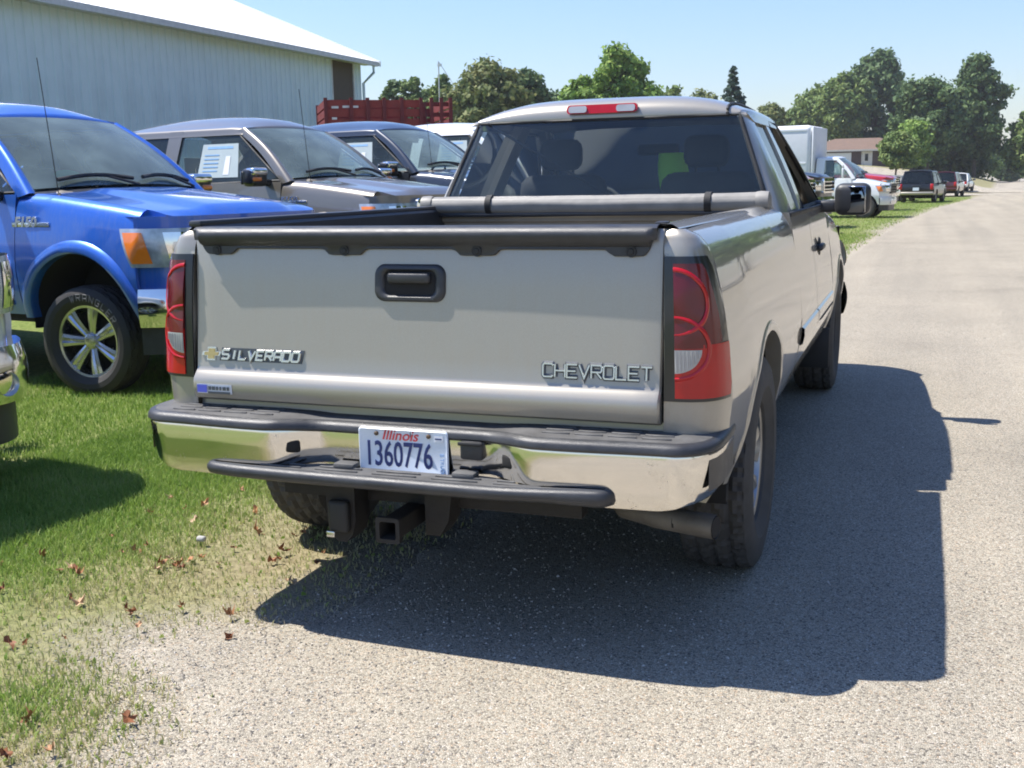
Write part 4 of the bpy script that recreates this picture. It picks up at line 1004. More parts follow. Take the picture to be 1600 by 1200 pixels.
def make_pickup(loc, heading, paint, label, group, z0=0., scale=1., grillemat=None, glass=None, sticker=False, badge=False, seat='cloth_tan', privacy=True, wheel=True, name='pickup_truck', steer=0.):
    root = empty(name); tag(root, label, 'pickup truck', group)
    v = Veh(root, paint, L=5.85, yf=4.92, yr=1.05, zc=.365, R=.41, tw=.265, rim=.262, tx=.975, hw=1.0, Ra=.565, za=.46, zr=.54,
            tops=[(0, 1.41), (1.42, 1.43), (1.8, 1.43), (4.35, 1.44)], yw0=4.37, yw1=3.60, zw0=1.475, zw1=2.045, gbw=.84, gtw=.675,
            yg0=1.50, yg1=1.64, belt=1.42, bw=.925, rw=.73, rcrown=.165, zh0=1.445, zh1=1.275, crown=.025, dome=.030,
            glass=glass or M['glass'], trim=M['dash_tan'], seatmat=M[seat], grillemat=grillemat or M['chrome'])
    v.side('bed_side', .02, 1.42); v.side('rear_door', 1.44, 2.46, INS_DOOR); v.side('front_door', 2.47, 4.29, INS_DOOR); v.side('front_fender', 4.30, 5.52)
    v.flares(.028, .075); v.wells(); v.wheels('seven', M['wheel_chrome'], M['tyre_new'], 90, steer); v.hood(); v.windshield()
    pg = M['glass_privacy'] if privacy else M['glass']
    wins = [('front_window', [(2.58, 1.42), (4.265, 1.455), (3.53, 1.985), (2.62, 1.985)], M['glass_side']), ('rear_side_window', [(1.69, 1.42), (2.42, 1.42), (2.44, 1.985), (1.81, 1.985)], pg)]
    v.greenhouse(wins, [(2.40, 2.60, 2.42, 2.64, None)]); v.rear_glass(); v.interior([(2.9, True), (2.0, True)], wheel)
    v.mirrors(4.10, 1.49); v.front(zb0=.50, zb1=.77, zl0=.92, zl1=1.19, zg0=.88, zg1=1.22)
    # front-door handles, tailgate, rear lamps and bumper
    for sd in (1, -1):
        for y in (2.68, 1.66): MB().rbox((sd*(v.X(y, 1.24, INS_DOOR)+.015), y, 1.24), (.03, .17, .035), .012).build('door_handle', M['chrome'], root, 60)
        MB().rbox((sd*.905, -.0, 1.10), (.13, .10, .50), .03).build('taillight', M['redlens'], root, 60)
    MB().rbox((0, .0, 1.10), (1.60, .06, .60), .03).build('tailgate', paint, root, 60)
    MB().rbox((0, -.10, .66), (1.9, .18, .22), .05).build('rear_bumper', M['chrome'], root, 60)
    MB().box((0, .75, .82), (1.66, 1.3, .04)).build('bed_floor', M['bedfloor'], root, 0); MB().box((0, 1.40, 1.10), (1.66, .04, .58)).build('bed_front', paint, root, 0)
    for sd in (1, -1): MB().box((sd*.825, .72, 1.10), (.02, 1.34, .60)).build('bed_inner_side', paint, root, 0)
    MB().tube([(.80, 4.62, 1.41), (.80, 4.60, 1.44)], [.02, .012], 8).tube([(.80, 4.60, 1.43), (.80, 4.50, 2.42)], .0035, 5).build('antenna', M['rubber'], root, 60)
    for sd in (1, -1):   # running-board style rub strip
        MB().rbox((sd*(v.X(3.4, .64)+.004), 3.2, .64), (.02, 2.0, .06), .008).build('door_moulding', paint, root, 60)
    if sticker:
        st = MB(); P = [(2.98, 1.50), (3.62, 1.50), (3.55, 1.88), (3.00, 1.88)]
        st.prism([(v.Xg(z)-.010, y, z) for y, z in P], (.002, 0, 0)); w = st.build('window_sticker', M['paper'], root, 0)
        MB().prism([(v.Xg(z)-.0075, y, z) for y, z in ((3.08, 1.825), (3.48, 1.825), (3.475, 1.853), (3.08, 1.853))], (.001, 0, 0)).build('sticker_header', M['paperblue'], w, 0)
        MB().prism([(v.Xg(z)-.0072, y, z) for y, z in ((3.38, 1.53), (3.47, 1.53), (3.46, 1.74), (3.39, 1.74))], (.001, 0, 0)).build('sticker_panel', M['boxwhite'], w, 0)
        for k in range(5):
            z = 1.57+k*.045; MB().prism([(v.Xg(a)-.0075, y, a) for y, a in ((3.05, z), (3.28, z), (3.28, z+.012), (3.05, z+.012))], (.001, 0, 0)).build('sticker_print', M['paperblue'], w, 0)
    if badge:
        for sd in (1, -1):
            y, z = 4.47, 1.23; b = MB().rbox((sd*(v.X(y, z-.01)+.006), y, z-.012), (.010, .40, .034), .005).build('fender_badge', M['badge_chrome'], root, 40)
            T = Matrix.Translation((sd*(v.X(y, z)+.010), y-.05, z+.005)) @ Matrix.Rotation(PI/2*sd, 4, 'Z') @ Matrix.Rotation(PI/2, 4, 'X')
            text_mesh("F150", .10, .006, M['badge_chrome'], 'badge_lettering', b, T, .25, 1.2, .004)
    # papers left on the dashboard
    root.scale = (scale,)*3; place(root, loc, heading, z0); return root, v
def place(root, loc, heading, z0=0.):
    root.location = (loc[0], loc[1], z0); root.rotation_euler = (0, 0, -math.radians(heading))
def place_by(root, heading, lx, ly, wx, wy, z0=0.):
    """put the local point (lx, ly) at world (wx, wy)"""
    h = -math.radians(heading); s = root.scale.x
    root.location = (wx-s*(lx*math.cos(h)-ly*math.sin(h)), wy-s*(lx*math.sin(h)+ly*math.cos(h)), z0); root.rotation_euler = (0, 0, h)
# ------------------------------------------------------------------ the silver pickup by the camera
def make_silver():
    root = empty('pickup_truck'); tag(root, 'pewter silver pickup parked at the road edge, its tailgate and number plate facing us', 'pickup truck')
    P = M['silver']
    v = Veh(root, P, L=5.62, yf=4.66, yr=.97, zc=.40, R=.40, tw=.265, rim=.218, tx=.972, hw=.985, Ra=.50, zr=.47,
            tops=[(0, 1.295), (2.06, 1.30), (2.09, 1.275), (4.0, 1.27)], yw0=4.0, yw1=3.35, zw0=1.29, zw1=1.745, gbw=.80, gtw=.64,
            yg0=2.14, yg1=2.27, belt=1.275, bw=.885, rw=.675, rcrown=.065, zh0=1.265, zh1=1.09, crown=.02, dome=.02,
            glass=M['glass_thin'], trim=M['dash'], seatmat=M['cloth'], grillemat=M['chrome'], hdz=-.055)
    v.side('bed_side', .15, 2.055, nr=24, step=.1)
    v.side('rear_door', 2.085, 2.88, INS_DOOR); v.side('front_door', 2.89, 3.92, INS_DOOR); v.side('front_fender', 3.93, 5.29)
    v.flares(.006, .022, 'wheel_arch_lip'); v.wells(); v.wheels('slot', M['alloy'], M['tyre'], 150); v.hood(); v.windshield()
    # rear corners of the bed, wrapped in plan
    PLAN = [(.803, .004), (.84, .004), (.88, .008), (.915, .022), (.940, .045), (.957, .075), (.968, .11), (v.hw*v.taper(.15), .15)]
    PLAN += [(v.hw*v.taper(y), y) for y in (.2, .25, .3)]
    SS = [0]
    for a, b in zip(PLAN, PLAN[1:]): SS.append(SS[-1]+math.hypot(b[0]-a[0], b[1]-a[1]))
    SEND = SS[7]
    def wrap(s, z, off=0.):
        k = min(1, s/SEND); x = interp(s, SS, [p[0] for p in PLAN]); y = interp(s, SS, [p[1] for p in PLAN])
        e = .012; dx = interp(s+e, SS, [p[0] for p in PLAN])-interp(max(0, s-e), SS, [p[0] for p in PLAN]); dy = interp(s+e, SS, [p[1] for p in PLAN])-interp(max(0, s-e), SS, [p[1] for p in PLAN])
        n = Vector((dy, -dx)).normalized(); t = (z-v.zr)/(1.295-v.zr); ins = interp(t, [a for a, _ in INS], [b for _, b in INS])
        x += -ins*lerp(.12, 1, k)+n.x*off; y += ins*(1-k)*.45+n.y*off
        return Vector((x, y, z))
    for sd in (1, -1):
        F = lambda s, z, o=0.: (lambda p: (sd*p.x, p.y, p.z))(wrap(s, z, o))
        zs = [.60, .66, .72, .78, .803]; SC_ = [SEND*k/12 for k in range(13)]
        b = MB().grid([[F(s, z) for s in SC_] for z in zs])
        b.grid([[F(s, z) for s in SC_] for z in (.803, .95, 1.1, 1.222)])
        b.grid([[F(s, lerp(1.222, 1.295, k/8)) for s in SC_] for k in range(9)])
        e = [F(0, z) for z in (.60, .72, .803, 1.0, 1.222, 1.26, 1.285, 1.295)]; b.grid([e, [(p[0], p[1]+.06, p[2]) for p in e]])
        b.build('bed_corner', P, root, 30)
        # lamp: black housing, red lens with two ringed chambers, clear reversing lens
        def sout(z): return interp(z, [.81, .85, .95, 1.05, 1.12, 1.18, 1.222], [.232, .243, .247, .238, .222, .20, .172])
        def patch(z0, z1, s0, s1f, off, mat, nm, par, ns=12, nz=14, skirt=True):
            rows = []
            for i in range(nz+1):
                z = lerp(z0, z1, i/nz); s1 = s1f(z) if callable(s1f) else s1f
                r = [F(lerp(s0, s1, j/ns), z, off) for j in range(ns+1)]
                if skirt: r = [F(s0, z, -.004)]+r+[F(s1, z, -.004)]
                rows.append(r)
            if skirt: rows = [[F(lerp(s0, s1f(z0) if callable(s1f) else s1f, max(0, min(1, (j-1)/ns))), z0, -.004) for j in range(ns+3)]]+rows+[[F(lerp(s0, s1f(z1) if callable(s1f) else s1f, max(0, min(1, (j-1)/ns))), z1, -.004) for j in range(ns+3)]]
            return MB().grid(rows).build(nm, mat, par, 35)
        lamp = patch(.808, 1.220, .002, sout, .006, M['black'], 'taillight', root)
        def polar(s0, z0, r0, r1, a0, a1, off0, off1, mat, nm, n=22, k=3, asp=1.12):
            rows = []
            for i in range(n+1):
                a = lerp(a0, a1, i/n); row = []
                for j in range(k+1):
                    r = lerp(r0, r1, j/k); s = min(s0+asp*r*math.cos(a), sout(z0+r*math.sin(a))-.006); row.append(F(s, z0+r*math.sin(a), lerp(off0, off1, j/k)+(.004*math.sin(PI*j/k) if r0 > 0 else 0)))
                rows.append(row)
            return MB().grid(rows).build(nm, mat, lamp, 40)
        patch(.818, .972, .034, lambda z: sout(z)-.010, .010, M['redlens'], 'lens_foot', lamp)
        patch(.972, 1.20, .034, lambda z: sout(z)-.052, .008, M['reddark'], 'lens_body', lamp)
        H = PI/2
        polar(.034, 1.092, .086, .099, -H, H, .011, .010, M['redlens'], 'lens_ring'); polar(.034, 1.092, 0, .084, -H, H, .016, .010, M['reddark'], 'lens_bulb')
        polar(.034, .962, .083, .095, -H, H, .0115, .0105, M['redlens'], 'lens_ring'); polar(.034, .962, 0, .081, 0, H, .016, .011, M['reddark'], 'lens_bulb')
        rv = polar(.034, .958, 0, .068, -H, 0, .017, .0125, M['clearlens'], 'reversing_lens')
        for k in range(7):
            s = .039+k*.0105; z1 = .955; z0 = .958-.068*math.sqrt(max(.05, 1-((s-.034)/(.068*1.12))**2))+.006
            MB().tube([F(s, lerp(z0, z1, q/4), .0145) for q in range(5)], .0028, 5).build('lens_rib', M['clearlens'], rv, 60)
        # inner wall of the bed and rail cap
        b = MB(); b.grid([[(sd*.832, y, 1.296), (sd*.812, y, 1.309), (sd*.775, y, 1.311), (sd*.765, y, 1.300), (sd*.765, y, .80)] for y in (.06, .5, 1.2, 2.04)])
        b.build('bed_inner_side', P if sd > 0 else M['plastic'], root, 30)
    MB().rbox((-.80, 1.05, 1.318), (.05, 2.0, .022), .008).build('tonneau_rail', M['plastic'], root, 40)
    MB().rbox((.775, .10, 1.309), (.035, .05, .014), .005).build('tonneau_clip', M['plastic'], root, 40)
    MB().box((0, 1.05, .80), (1.56, 2.0, .03)).build('bed_floor', M['bedfloor'], root, 0)
    fw = MB(); fw.box((0, 2.045, 1.04), (1.56, .03, .50)); fw.rbox((0, 2.03, 1.27), (1.60, .05, .05), .015)
    for k in range(5): fw.rbox((-.6+.3*k, 2.025, 1.02), (.10, .02, .36), .008)
    fw.build('bed_front', M['liner'], root, 30)
    # ---- tailgate
    TP = [(1.296, .058), (1.285, .048), (1.262, .0425), (1.12, .029), (1.0, .0175), (.90, .0070), (.848, .001), (.840, -.001), (.832, -.008), (.812, -.025), (.800, -.029), (.780, -.030), (.760, -.027), (.745, -.019), (.737, -.005), (.736, .04)]
    zsr = [a for a, _ in TP][::-1]; ysr = [b for _, b in TP][::-1]
    TY = lambda z: interp(z, zsr, ysr)
    rows = []
    for z, y in TP:
        rows.append([(-.796, y+.05, z), (-.7955, y+.010, z), (-.790, y+.002, z)]+[(x, y-.004*(1-(x/.79)**2), z) for x in [-.78+1.56*k/24 for k in range(25)]]+[(.790, y+.002, z), (.7955, y+.010, z), (.796, y+.05, z)])
    tg = MB().grid(rows).build('tailgate', P, root, 30)
    TYc = lambda x, z: TY(z)-.004*(1-(x/.79)**2)
    # black cap along the top edge with four bolted tabs
    def zb(x):
        z = 1.238
        for c in (-.70, -.225, .225, .70):
            d = abs(x-c); z = min(z, 1.238-.019*(1-smooth(.052, .078, d)))
        e = .778-abs(x); z += .058*(1-smooth(0, .055, e))**1.8
        return z
    rows = []
    xs = sorted({-.778+1.556*k/110 for k in range(111)} | {s*(.778-.003*k) for k in range(14) for s in (1, -1)})
    for x in xs:
        e = smooth(-.002, .03, .778-abs(x)); q = .85+.15*e; z0 = min(zb(x), 1.292)
        y0 = TYc(x, 1.25)
        row = [(x, .115, 1.290), (x, .10, 1.303), (x, .055, 1.309), (x, .028, 1.308), (x, .012, 1.300), (x, .003+.012*(1-e), 1.290), (x, .001+.014*(1-e), 1.279), (x, .006+.012*(1-e), 1.266), (x, .016, max(z0+.004, 1.255)), (x, y0-.012, max(z0+.003, 1.246)), (x, y0-.013, z0+.002), (x, y0-.010, z0), (x, y0+.004, z0)]
        rows.append(row)
    cap = MB().grid(rows).build('tailgate_cap', M['plastic'], tg, 50)
    for c in (-.70, -.225, .225, .70):
        MB().lathe([(0, -.004), (.008, -.004), (.010, -.001), (.016, -.0015), (.017, .003)], 14, 'Y', (c, TYc(c, 1.232)-.013, 1.233)).build('cap_bolt', M['rubber'], cap, 40)
    # latch bezel and handle
    bz = MB(); cz = 1.134; oy = TYc(0, cz)
    def rr(w, h, r, y): return [(x, TYc(x, cz+z)+y, cz+z) for x, z in rrect(-w, w, -h, h, r, 6)]
    bz.grid([rr(.121, .0585, .034, .003), rr(.119, .057, .034, -.006), rr(.112, .051, .030, -.0115), rr(.096, .043, .026, -.012), rr(.089, .0385, .022, -.008), rr(.083, .0345, .02, .004), rr(.080, .032, .02, .04)], 0, True)
    hb = bz.build('latch_bezel', M['plastic'], tg, 40); MB().prism([(x, y+.002, z) for x, y, z in rr(.086, .0365, .02, -.004)], (0, -.0015, 0)).build('latch_pocket', M['dark'], hb, 0)
    h = MB(); h.rbox((0, oy-.008, cz+.016), (.146, .022, .034), .010, 3); h.build('latch_handle', M['plastic'], tg, 60)
    # scripts
    def script(word, x0, x1, z0, z1, w, shear, nm, mat, depth, gap=.28, base=True):
        n = len(word); cell = (x1-x0)/(n-gap*.5); cw = cell*(1-gap); hgt = z1-z0; holder = None
        for i, ch in enumerate(word):
            b = MB(); ww = cw*(.35 if ch == 'I' else 1); xo = x0+cell*i
            for pl in GLYPH[ch]:
                f = lambda a, c, u: (xo+a+shear*c, TYc(xo+a, z0+c)-.001-u, z0+c)
                ribbon(b, [((p[0] if ch != 'I' else .5)*cw, p[1]*hgt) for p in pl], w, depth, f)
            if nm == 'maker_script':
                nf = len(b.f)
                for pl in GLYPH[ch]: ribbon(b, [(p[0]*cw, p[1]*hgt) for p in pl], w*1.9, depth*.3, lambda a, c, u: (xo+a, TYc(xo+a, z0+c)-.0006-u, z0+c))
                b.m[nf:] = [1]*(len(b.f)-nf)
            b.build('letter', [mat, M['steelgrey']], tg, 20)
    script('SILVERADO', -.690, -.392, .876, .905, .0115, .22, 'model_script', M['badge_chrome'], .006, .22)
    bd = MB()   # dark backing plate of the left script
    o = [(-.700, .869), (-.385, .869), (-.374, .912), (-.690, .912)]
    bd.prism([(x, TYc(x, z)+.001, z) for x, z in o], (0, -.0028, 0)); bd.build('script_backing', M['steelgrey'], tg, 0)
    script('CHEVROLET', .440, .772, .866, .904, .0078, .0, 'maker_script', M['badge_chrome'], .007, .16)
    em = [(-.5, .16), (-.22, .16), (-.22, .5), (.26, .5), (.26, .16), (.55, .16), (.46, -.16), (.20, -.16), (.20, -.5), (-.28, -.5), (-.28, -.16), (-.59, -.16)]
    for k, (sc, mt, dp) in enumerate(((1., 'badge_chrome', .005), (.74, 'gold', .0075))):
        MB().prism([(-.730+a*.068*sc, TYc(-.73, .891+c*.045*sc)+.001, .891+c*.045*sc) for a, c in em], (0, -dp, 0)).build('emblem', M[mt], tg, 0)
    # dealer sticker on the sill
    ds = MB().prism([(x, TY(z)-.0042, z) for x, z in ((-.772, .762), (-.636, .762), (-.636, .794), (-.772, .794))], (0, -.0012, 0)).build('dealer_sticker', M['boxwhite'], tg, 0)
    MB().prism([(x, TY(.778)-.0085, z) for x, z in ((-.768, .766), (-.730, .766), (-.730, .791), (-.768, .791))], (0, -.001, 0)).build('sticker_panel', M['stickerblue'], tg, 0)
    MB().prism([(x, TY(.778)-.0085, z) for x, z in ((-.726, .763), (-.640, .763), (-.640, .770), (-.726, .770))], (0, -.001, 0)).build('sticker_strip', M['steelgrey'], tg, 0)
    for k, (x0, w_) in enumerate(((-.724, .010), (-.710, .012), (-.694, .008), (-.680, .006), (-.668, .012), (-.652, .009))):
        MB().prism([(x, TY(.778)-.0085, z) for x, z in ((x0, .775), (x0+w_, .775), (x0+w_, .787), (x0, .787))], (0, -.001, 0)).build('sticker_print', M['steelgrey'], tg, 0)
    # valance under the tailgate
    MB().grid([[(-.80, .03, .740), (.80, .03, .740)], [(-.80, .026, .70), (.80, .026, .70)], [(-.80, .05, .64), (.80, .05, .64)]]).build('rear_valance', P, root, 0)
    # ---- bumper
    def yb(x):
        a = abs(x); y = lerp(-.045, -.128, smooth(.27, .46, a))
        return y+.020*smooth(.5, .86, a)
    xs = [-.86+1.72*k/72 for k in range(73)]
    side_ = [(.885, -.098), (.910, -.080), (.930, -.052), (.943, -.015), (.950, .04), (.952, .12), (.948, .24)]
    plan = [(-x, y) for x, y in side_[::-1]]+[(x, yb(x)) for x in xs]+side_
    def bz0(x):     # lower edge of the chrome
        a = abs(x); return .515-.006*a+.028*smooth(.80, .95, a)
    def off(plan, d):
        out = []
        for i, p in enumerate(plan):
            a = plan[max(0, i-1)]; c = plan[min(len(plan)-1, i+1)]; t = Vector((c[0]-a[0], c[1]-a[1])).normalized(); out.append((p[0]+t.y*d, p[1]-t.x*d))
        return out
    rows = []
    for f_, d, za in ((0, -.05, 0), (0, -.006, 0), (.06, .001, 0), (.3, .009, 0), (.6, .016, 0), (.86, .020, 0), (.95, .016, 0), (1., -.0, 0)):
        rows.append([(x, y, lerp(bz0(x), .690, f_)) for x, y in off(plan, d)])
    bp = MB().grid(rows).build('rear_bumper', M['chrome_dirty'], root, 45)
    # upper step pad: dark top with a rolled edge, following the bumper in plan
    rows = []
    for d, z in ((-.01, .672), (.020, .676), (.027, .684), (.026, .696), (.018, .706), (.0, .711)):
        rows.append([(x, y, z-.010*smooth(.42, .28, abs(x))) for x, y in off(plan, d)])
    edge_ = MB().grid(rows); edge_.grid([rows[-1], [(x*.985, max(y, .0)+.10 if abs(x) > .9 else .10, .713) for x, y in plan]], 1)
    pd = edge_.build('step_pad', [M['plastic'], M['pad']], bp, 45)
    MB().box((.03, yb(0)-.0265, .680), (.003, .003, .022)).build('pad_joint', M['rubber'], bp, 0)
    for sd in (1, -1):                       # ribs on the treads of the pad
        for k in range(4):
            for q in range(3):
                MB().rbox((sd*(.50+.10*k), -.085+.04*q+.012, .7125), (.085, .010, .006), .002, 1).build('tread_rib', M['pad'], pd, 40)
    # black end caps and lower step
    for sd in (1, -1):
        o = off(plan, .019)[-5:]
        MB().grid([[(sd*x, y, lerp(bz0(x)+.03, .69, k/4)) for x, y in o] for k in range(5)]).build('bumper_end_cap', M['plastic'], bp, 45)
    LP = [(-.675, -.110), (-.665, -.140), (-.60, -.158), (-.48, -.168), (-.2, -.174), (.2, -.174), (.48, -.170), (.60, -.162), (.665, -.150), (.690, -.110)]
    cr_ = []
    for i in range(len(LP)-1):
        p0, p1, p2, p3 = [Vector(LP[min(len(LP)-1, max(0, i+q))]) for q in (-1, 0, 1, 2)]
        for k in range(6):
            t = k/6; cr_.append(.5*((2*p1)+(p2-p0)*t+(2*p0-5*p1+4*p2-p3)*t*t+(3*p1-p0-3*p2+p3)*t**3))
    cr_.append(Vector(LP[-1])); cr_ = [(p.x, p.y) for p in cr_]
    zt = lambda x: .560+.010*smooth(.3, .65, x)
    rows = []
    for d, z in ((-.05, -.042), (-.012, -.042), (.002, -.036), (.008, -.023), (.007, -.011), (-.001, -.002), (-.014, .001)):
        rows.append([(x, y, zt(x)+z-(.0 if z > -.02 else .010*smooth(.45, .66, x))) for x, y in off(cr_, d)])
    edge_ = MB().grid(rows); edge_.grid([rows[-1], [(x*.99, max(y+.0, yb(x)-.013) if abs(x) < .70 else y+.01, zt(x)+.0) for x, y in cr_]], 1)
    ls = edge_.build('lower_step', [M['plastic'], M['pad']], bp, 50)
    for k in range(5):
        for q in range(2): MB().rbox((-.40+.20*k, -.125+.032*q-.012, .5625), (.15, .008, .006), .002, 1).build('tread_rib', M['pad'], ls, 40)
    for x in (-.19, .215): MB().rbox((x, -.085, .567), (.075, .05, .022), .008).build('plate_lamp_shroud', M['pad'], bp, 40)
    # holes, trailer socket
    for x, s in ((-.374, 1), (.363, -1)):
        T = Matrix.Rotation(s*.42, 3, 'Z'); MB().rbox((x, yb(x)-.006, .622), (.052, .030, .046), .012, 3, mat=T).build('bumper_cutout', M['dark'], bp, 40)
    sk = MB().rbox((.232, -.062, .640), (.075, .035, .060), .010, 2).build('trailer_socket', M['plastic'], bp, 40)
    MB().rbox((.232, -.082, .662), (.080, .012, .012), .004).build('socket_hinge', M['rubber'], sk, 40)
    # number plate
    pz, px_ = .617, .003; py = -.072
    pl = MB(); o = [(px_+x, py, pz+z) for x, z in rrect(-.1525, .1525, -.076, .076, .012, 4)]; i1 = [(px_+x, py-.004, pz+z) for x, z in rrect(-.149, .149, -.0725, .0725, .010, 4)]; i2 = [(px_+x, py-.001, pz+z) for x, z in rrect(-.144, .144, -.0675, .0675, .008, 4)]
    pl.grid([[(p[0], p[1]+.003, p[2]) for p in o], o, i1, i2], 0, True); pl.poly(i2)
    plate = pl.build('number_plate', M['plate'], root, 30)
    T = lambda x, z: Matrix.Translation((px_+x, py-.002, pz+z)) @ Matrix.Rotation(PI/2, 4, 'X')
    text_mesh("1360776", .112, .0016, M['platetext'], 'plate_digits', plate, T(-.016, -.010), 0, .60, .0012)
    text_mesh("Illinois", .046, .0008, M['platered'], 'plate_state_name', plate, T(-.010, .054), .28, 1.05, .0004)
    text_mesh("B TRUCK", .019, .0006, M['plateblue'], 'plate_class', plate, T(.131, -.030) @ Matrix.Rotation(-PI/2, 4, 'Z'), 0, .9)
    for k, x in enumerate((-.089, .089)):
        MB().lathe([(0, -.008), (.004, -.008), (.007, -.005), (.007, .002)], 10, 'Y', (px_+x, py-.001, pz+.058)).build('plate_bolt', M['rust'], plate, 40)
    MB().box((px_+.122, py-.0025, pz+.052), (.030, .002, .020)).build('renewal_sticker', M['boxwhite'], plate, 0)
    MB().box((px_+.122, py-.0042, pz+.052), (.022, .001, .004)).build('renewal_print', M['platetext'], plate, 0)
    MB().box((0, -.030, .62), (.34, .02, .15)).build('plate_recess', M['dark'], bp, 0)
    # hitch
    ht = MB(); ht.box((0, .12, .44), (1.06, .07, .07)); ht.box((-.038, .05, .378), (.0, .0, .0)) if 0 else None
    for z, y in ((.47, .12),): ht.box((-.04, .12, .455), (.14, .05, .06))
    for sd, x0 in ((-1, -.262), (1, .062)):
        o = [(-.052, .52), (.052, .52), (.052, .36), (.040, .31), (.018, .285), (-.018, .285), (-.040, .31), (-.052, .36)] if sd < 0 else [(-.03, .52), (.07, .52), (.05, .38), (.02, .33), (-.03, .33)]
        ht.prism([(x0+a, -.01+.02*(sd > 0), z) for a, z in o], (0, .10, 0))
    hitch = ht.build('tow_hitch', M['grime'], root, 30)
    r = MB(); q = [[(-.036+x, y, .378+z) for x, z in rrect(-w, w, -w, w, rr_, 3)] for w, rr_, y in ((.031, .006, .14), (.031, .006, -.105), (.041, .009, -.106), (.041, .009, -.124), (.028, .006, -.124), (.026, .005, -.115), (.026, .005, .12))]
    r.grid(q, 0, True); r.poly(q[-1]); r.build('hitch_receiver', M['grime'], hitch, 35)
    MB().rbox((-.262, -.022, .375), (.075, .03, .11), .02, 3).build('wiring_plug', M['rubber'], hitch, 50)
    MB().rbox((-.285, -.042, .318), (.030, .006, .02), .003).build('plug_tag', M['badge_chrome'], hitch, 40)
    # spare wheel under the bed, tailpipe
    sp = tyre_mesh(.38, .25, .21, 110).xform(Matrix.Translation((.06, .62, .46)) @ Matrix.Rotation(PI/2, 4, 'Y') ).build('spare_tyre', M['rust'], root, 20)
    MB().lathe([(0, -.03), (.21, -.04), (.22, .05)], 24, 'Z', (.06, .62, .46)).build('spare_rim', M['rust'], sp, 40)
    tp = MB(); path = [(.50, 1.3, .44), (.52, .70, .43), (.55, .42, .405), (.62, .28, .395), (.74, .22, .392), (.93, .17, .390)]
    tp.tube(path, .038, 14, caps=False); tp.tube([(.93, .17, .390), (.80, .20, .391)], .034, 14, mi=1); tp.build('tailpipe', [M['pipe'], M['dark']], root, 50)
    MB().rbox((.52, 1.7, .45), (.24, .6, .16), .06, 3).build('muffler', M['rust'], root, 50)
    # ---- cab
    v.Xg = lambda z: lerp(v.bw, v.rw, max(0, (z-v.belt)/(v.zw1-v.belt))**1.12)
    wins = [('quarter_window', [(2.36, 1.29), (2.82, 1.285), (2.86, 1.71), (2.42, 1.71)], M['glass_dark']), ]
    # rear wall of the cab: frame round the glass with rounded corners
    def gl(t, q): return Vector((q*lerp(.808, .655, t), lerp(2.125, 2.255, t)-.022*(1-q*q), lerp(1.325, 1.730, t)))
    rows = [[gl(i/8, -1+2*j/16) for j in range(17)] for i in range(9)]
    rw_ = MB().grid(rows).build('rear_window', M['glass_dark'], root, 60)
    edge = rows[0]+[rows[i][16] for i in range(1, 9)]+rows[8][15::-1]+[rows[i][0] for i in range(7, 0, -1)]
    MB().tube([p+Vector((0, .004, 0)) for p in edge], .012, 6, closed=True).build('window_seal', M['rubber'], rw_, 60)
    for sd in (1, -1):
        rows = []
        for i in range(11):
            t = i/10; z = lerp(1.275, 1.745, t); xo = v.Xg(z)+.002; e = gl((z-1.325)/.405, 1)
            a = Vector((e.x+.004, e.y+.006, z)); rows.append([])
            c = Vector((xo, e.y+.17, z)); m = Vector((xo-.006, e.y+.02, z))
            rows[-1].append((sd*(a.x-.02), a.y+.02, z))
            for k in range(9):
                u = k/8; p = a*(1-u)**2+m*2*u*(1-u)+c*u*u; rows[-1].append((sd*p.x, p.y, z))
            rows[-1].append((sd*xo, 2.42 if t > .05 else 2.40, z))
        MB().grid(rows).build('cab_corner', P, root, 50)
    b = MB(); low = [gl(0, -1+2*j/16) for j in range(17)]
    b.grid([[(p.x*1.06, p.y+.006, 1.02) for p in low], [(p.x*1.05, p.y-.004, 1.27) for p in low], [(p.x*1.02, p.y+.002, 1.325) for p in low]]); b.build('cab_back_panel', P, root, 40)
    # roof with a rolled rear edge over the glass
    rows = []
    top = [gl(1, -1+2*j/24) for j in range(25)]
    def rz(q): return .068*(1-abs(q)**2.6)
    seq = [(-.004, -.002), (-.006, .012), (.000, .042), (.018, .070), (.065, .092), (.16, .106), (.35, .114), (.6, .112), (.85, .100), (1.0, .076), (1.08, .04)]
    for dy, dz in seq:
        row = []
        for j, p in enumerate(top):
            q = -1+2*j/24; x = q*.656; y = p.y+dy
            if dy > .5: y = lerp(p.y+.35, 3.35+.09*(1-q*q), (dy-.35)/.73)
            z = 1.730+dz*(.30+.70*(1-abs(q)**4.0))+.004*(dy > .1)
            row.append((x, y, z))
        rows.append(row)
    out = []
    for (dy, dz), r in zip(seq, rows):
        f = smooth(-.01, .17, dy); rr_ = lerp(.004, .036, f); out.append(v.roll_edge(r, 0, rr_, lerp(1.742, 1.70, f)))
    MB().grid(out).build('roof', P, root, 60); v.a_pillars()
    MB().grid([[(p[0]*.95, p[1]+.02, min(p[2]-.03, 1.745)) for p in r] for r in rows[3:]]).build('headliner', M['dash'], root, 60)
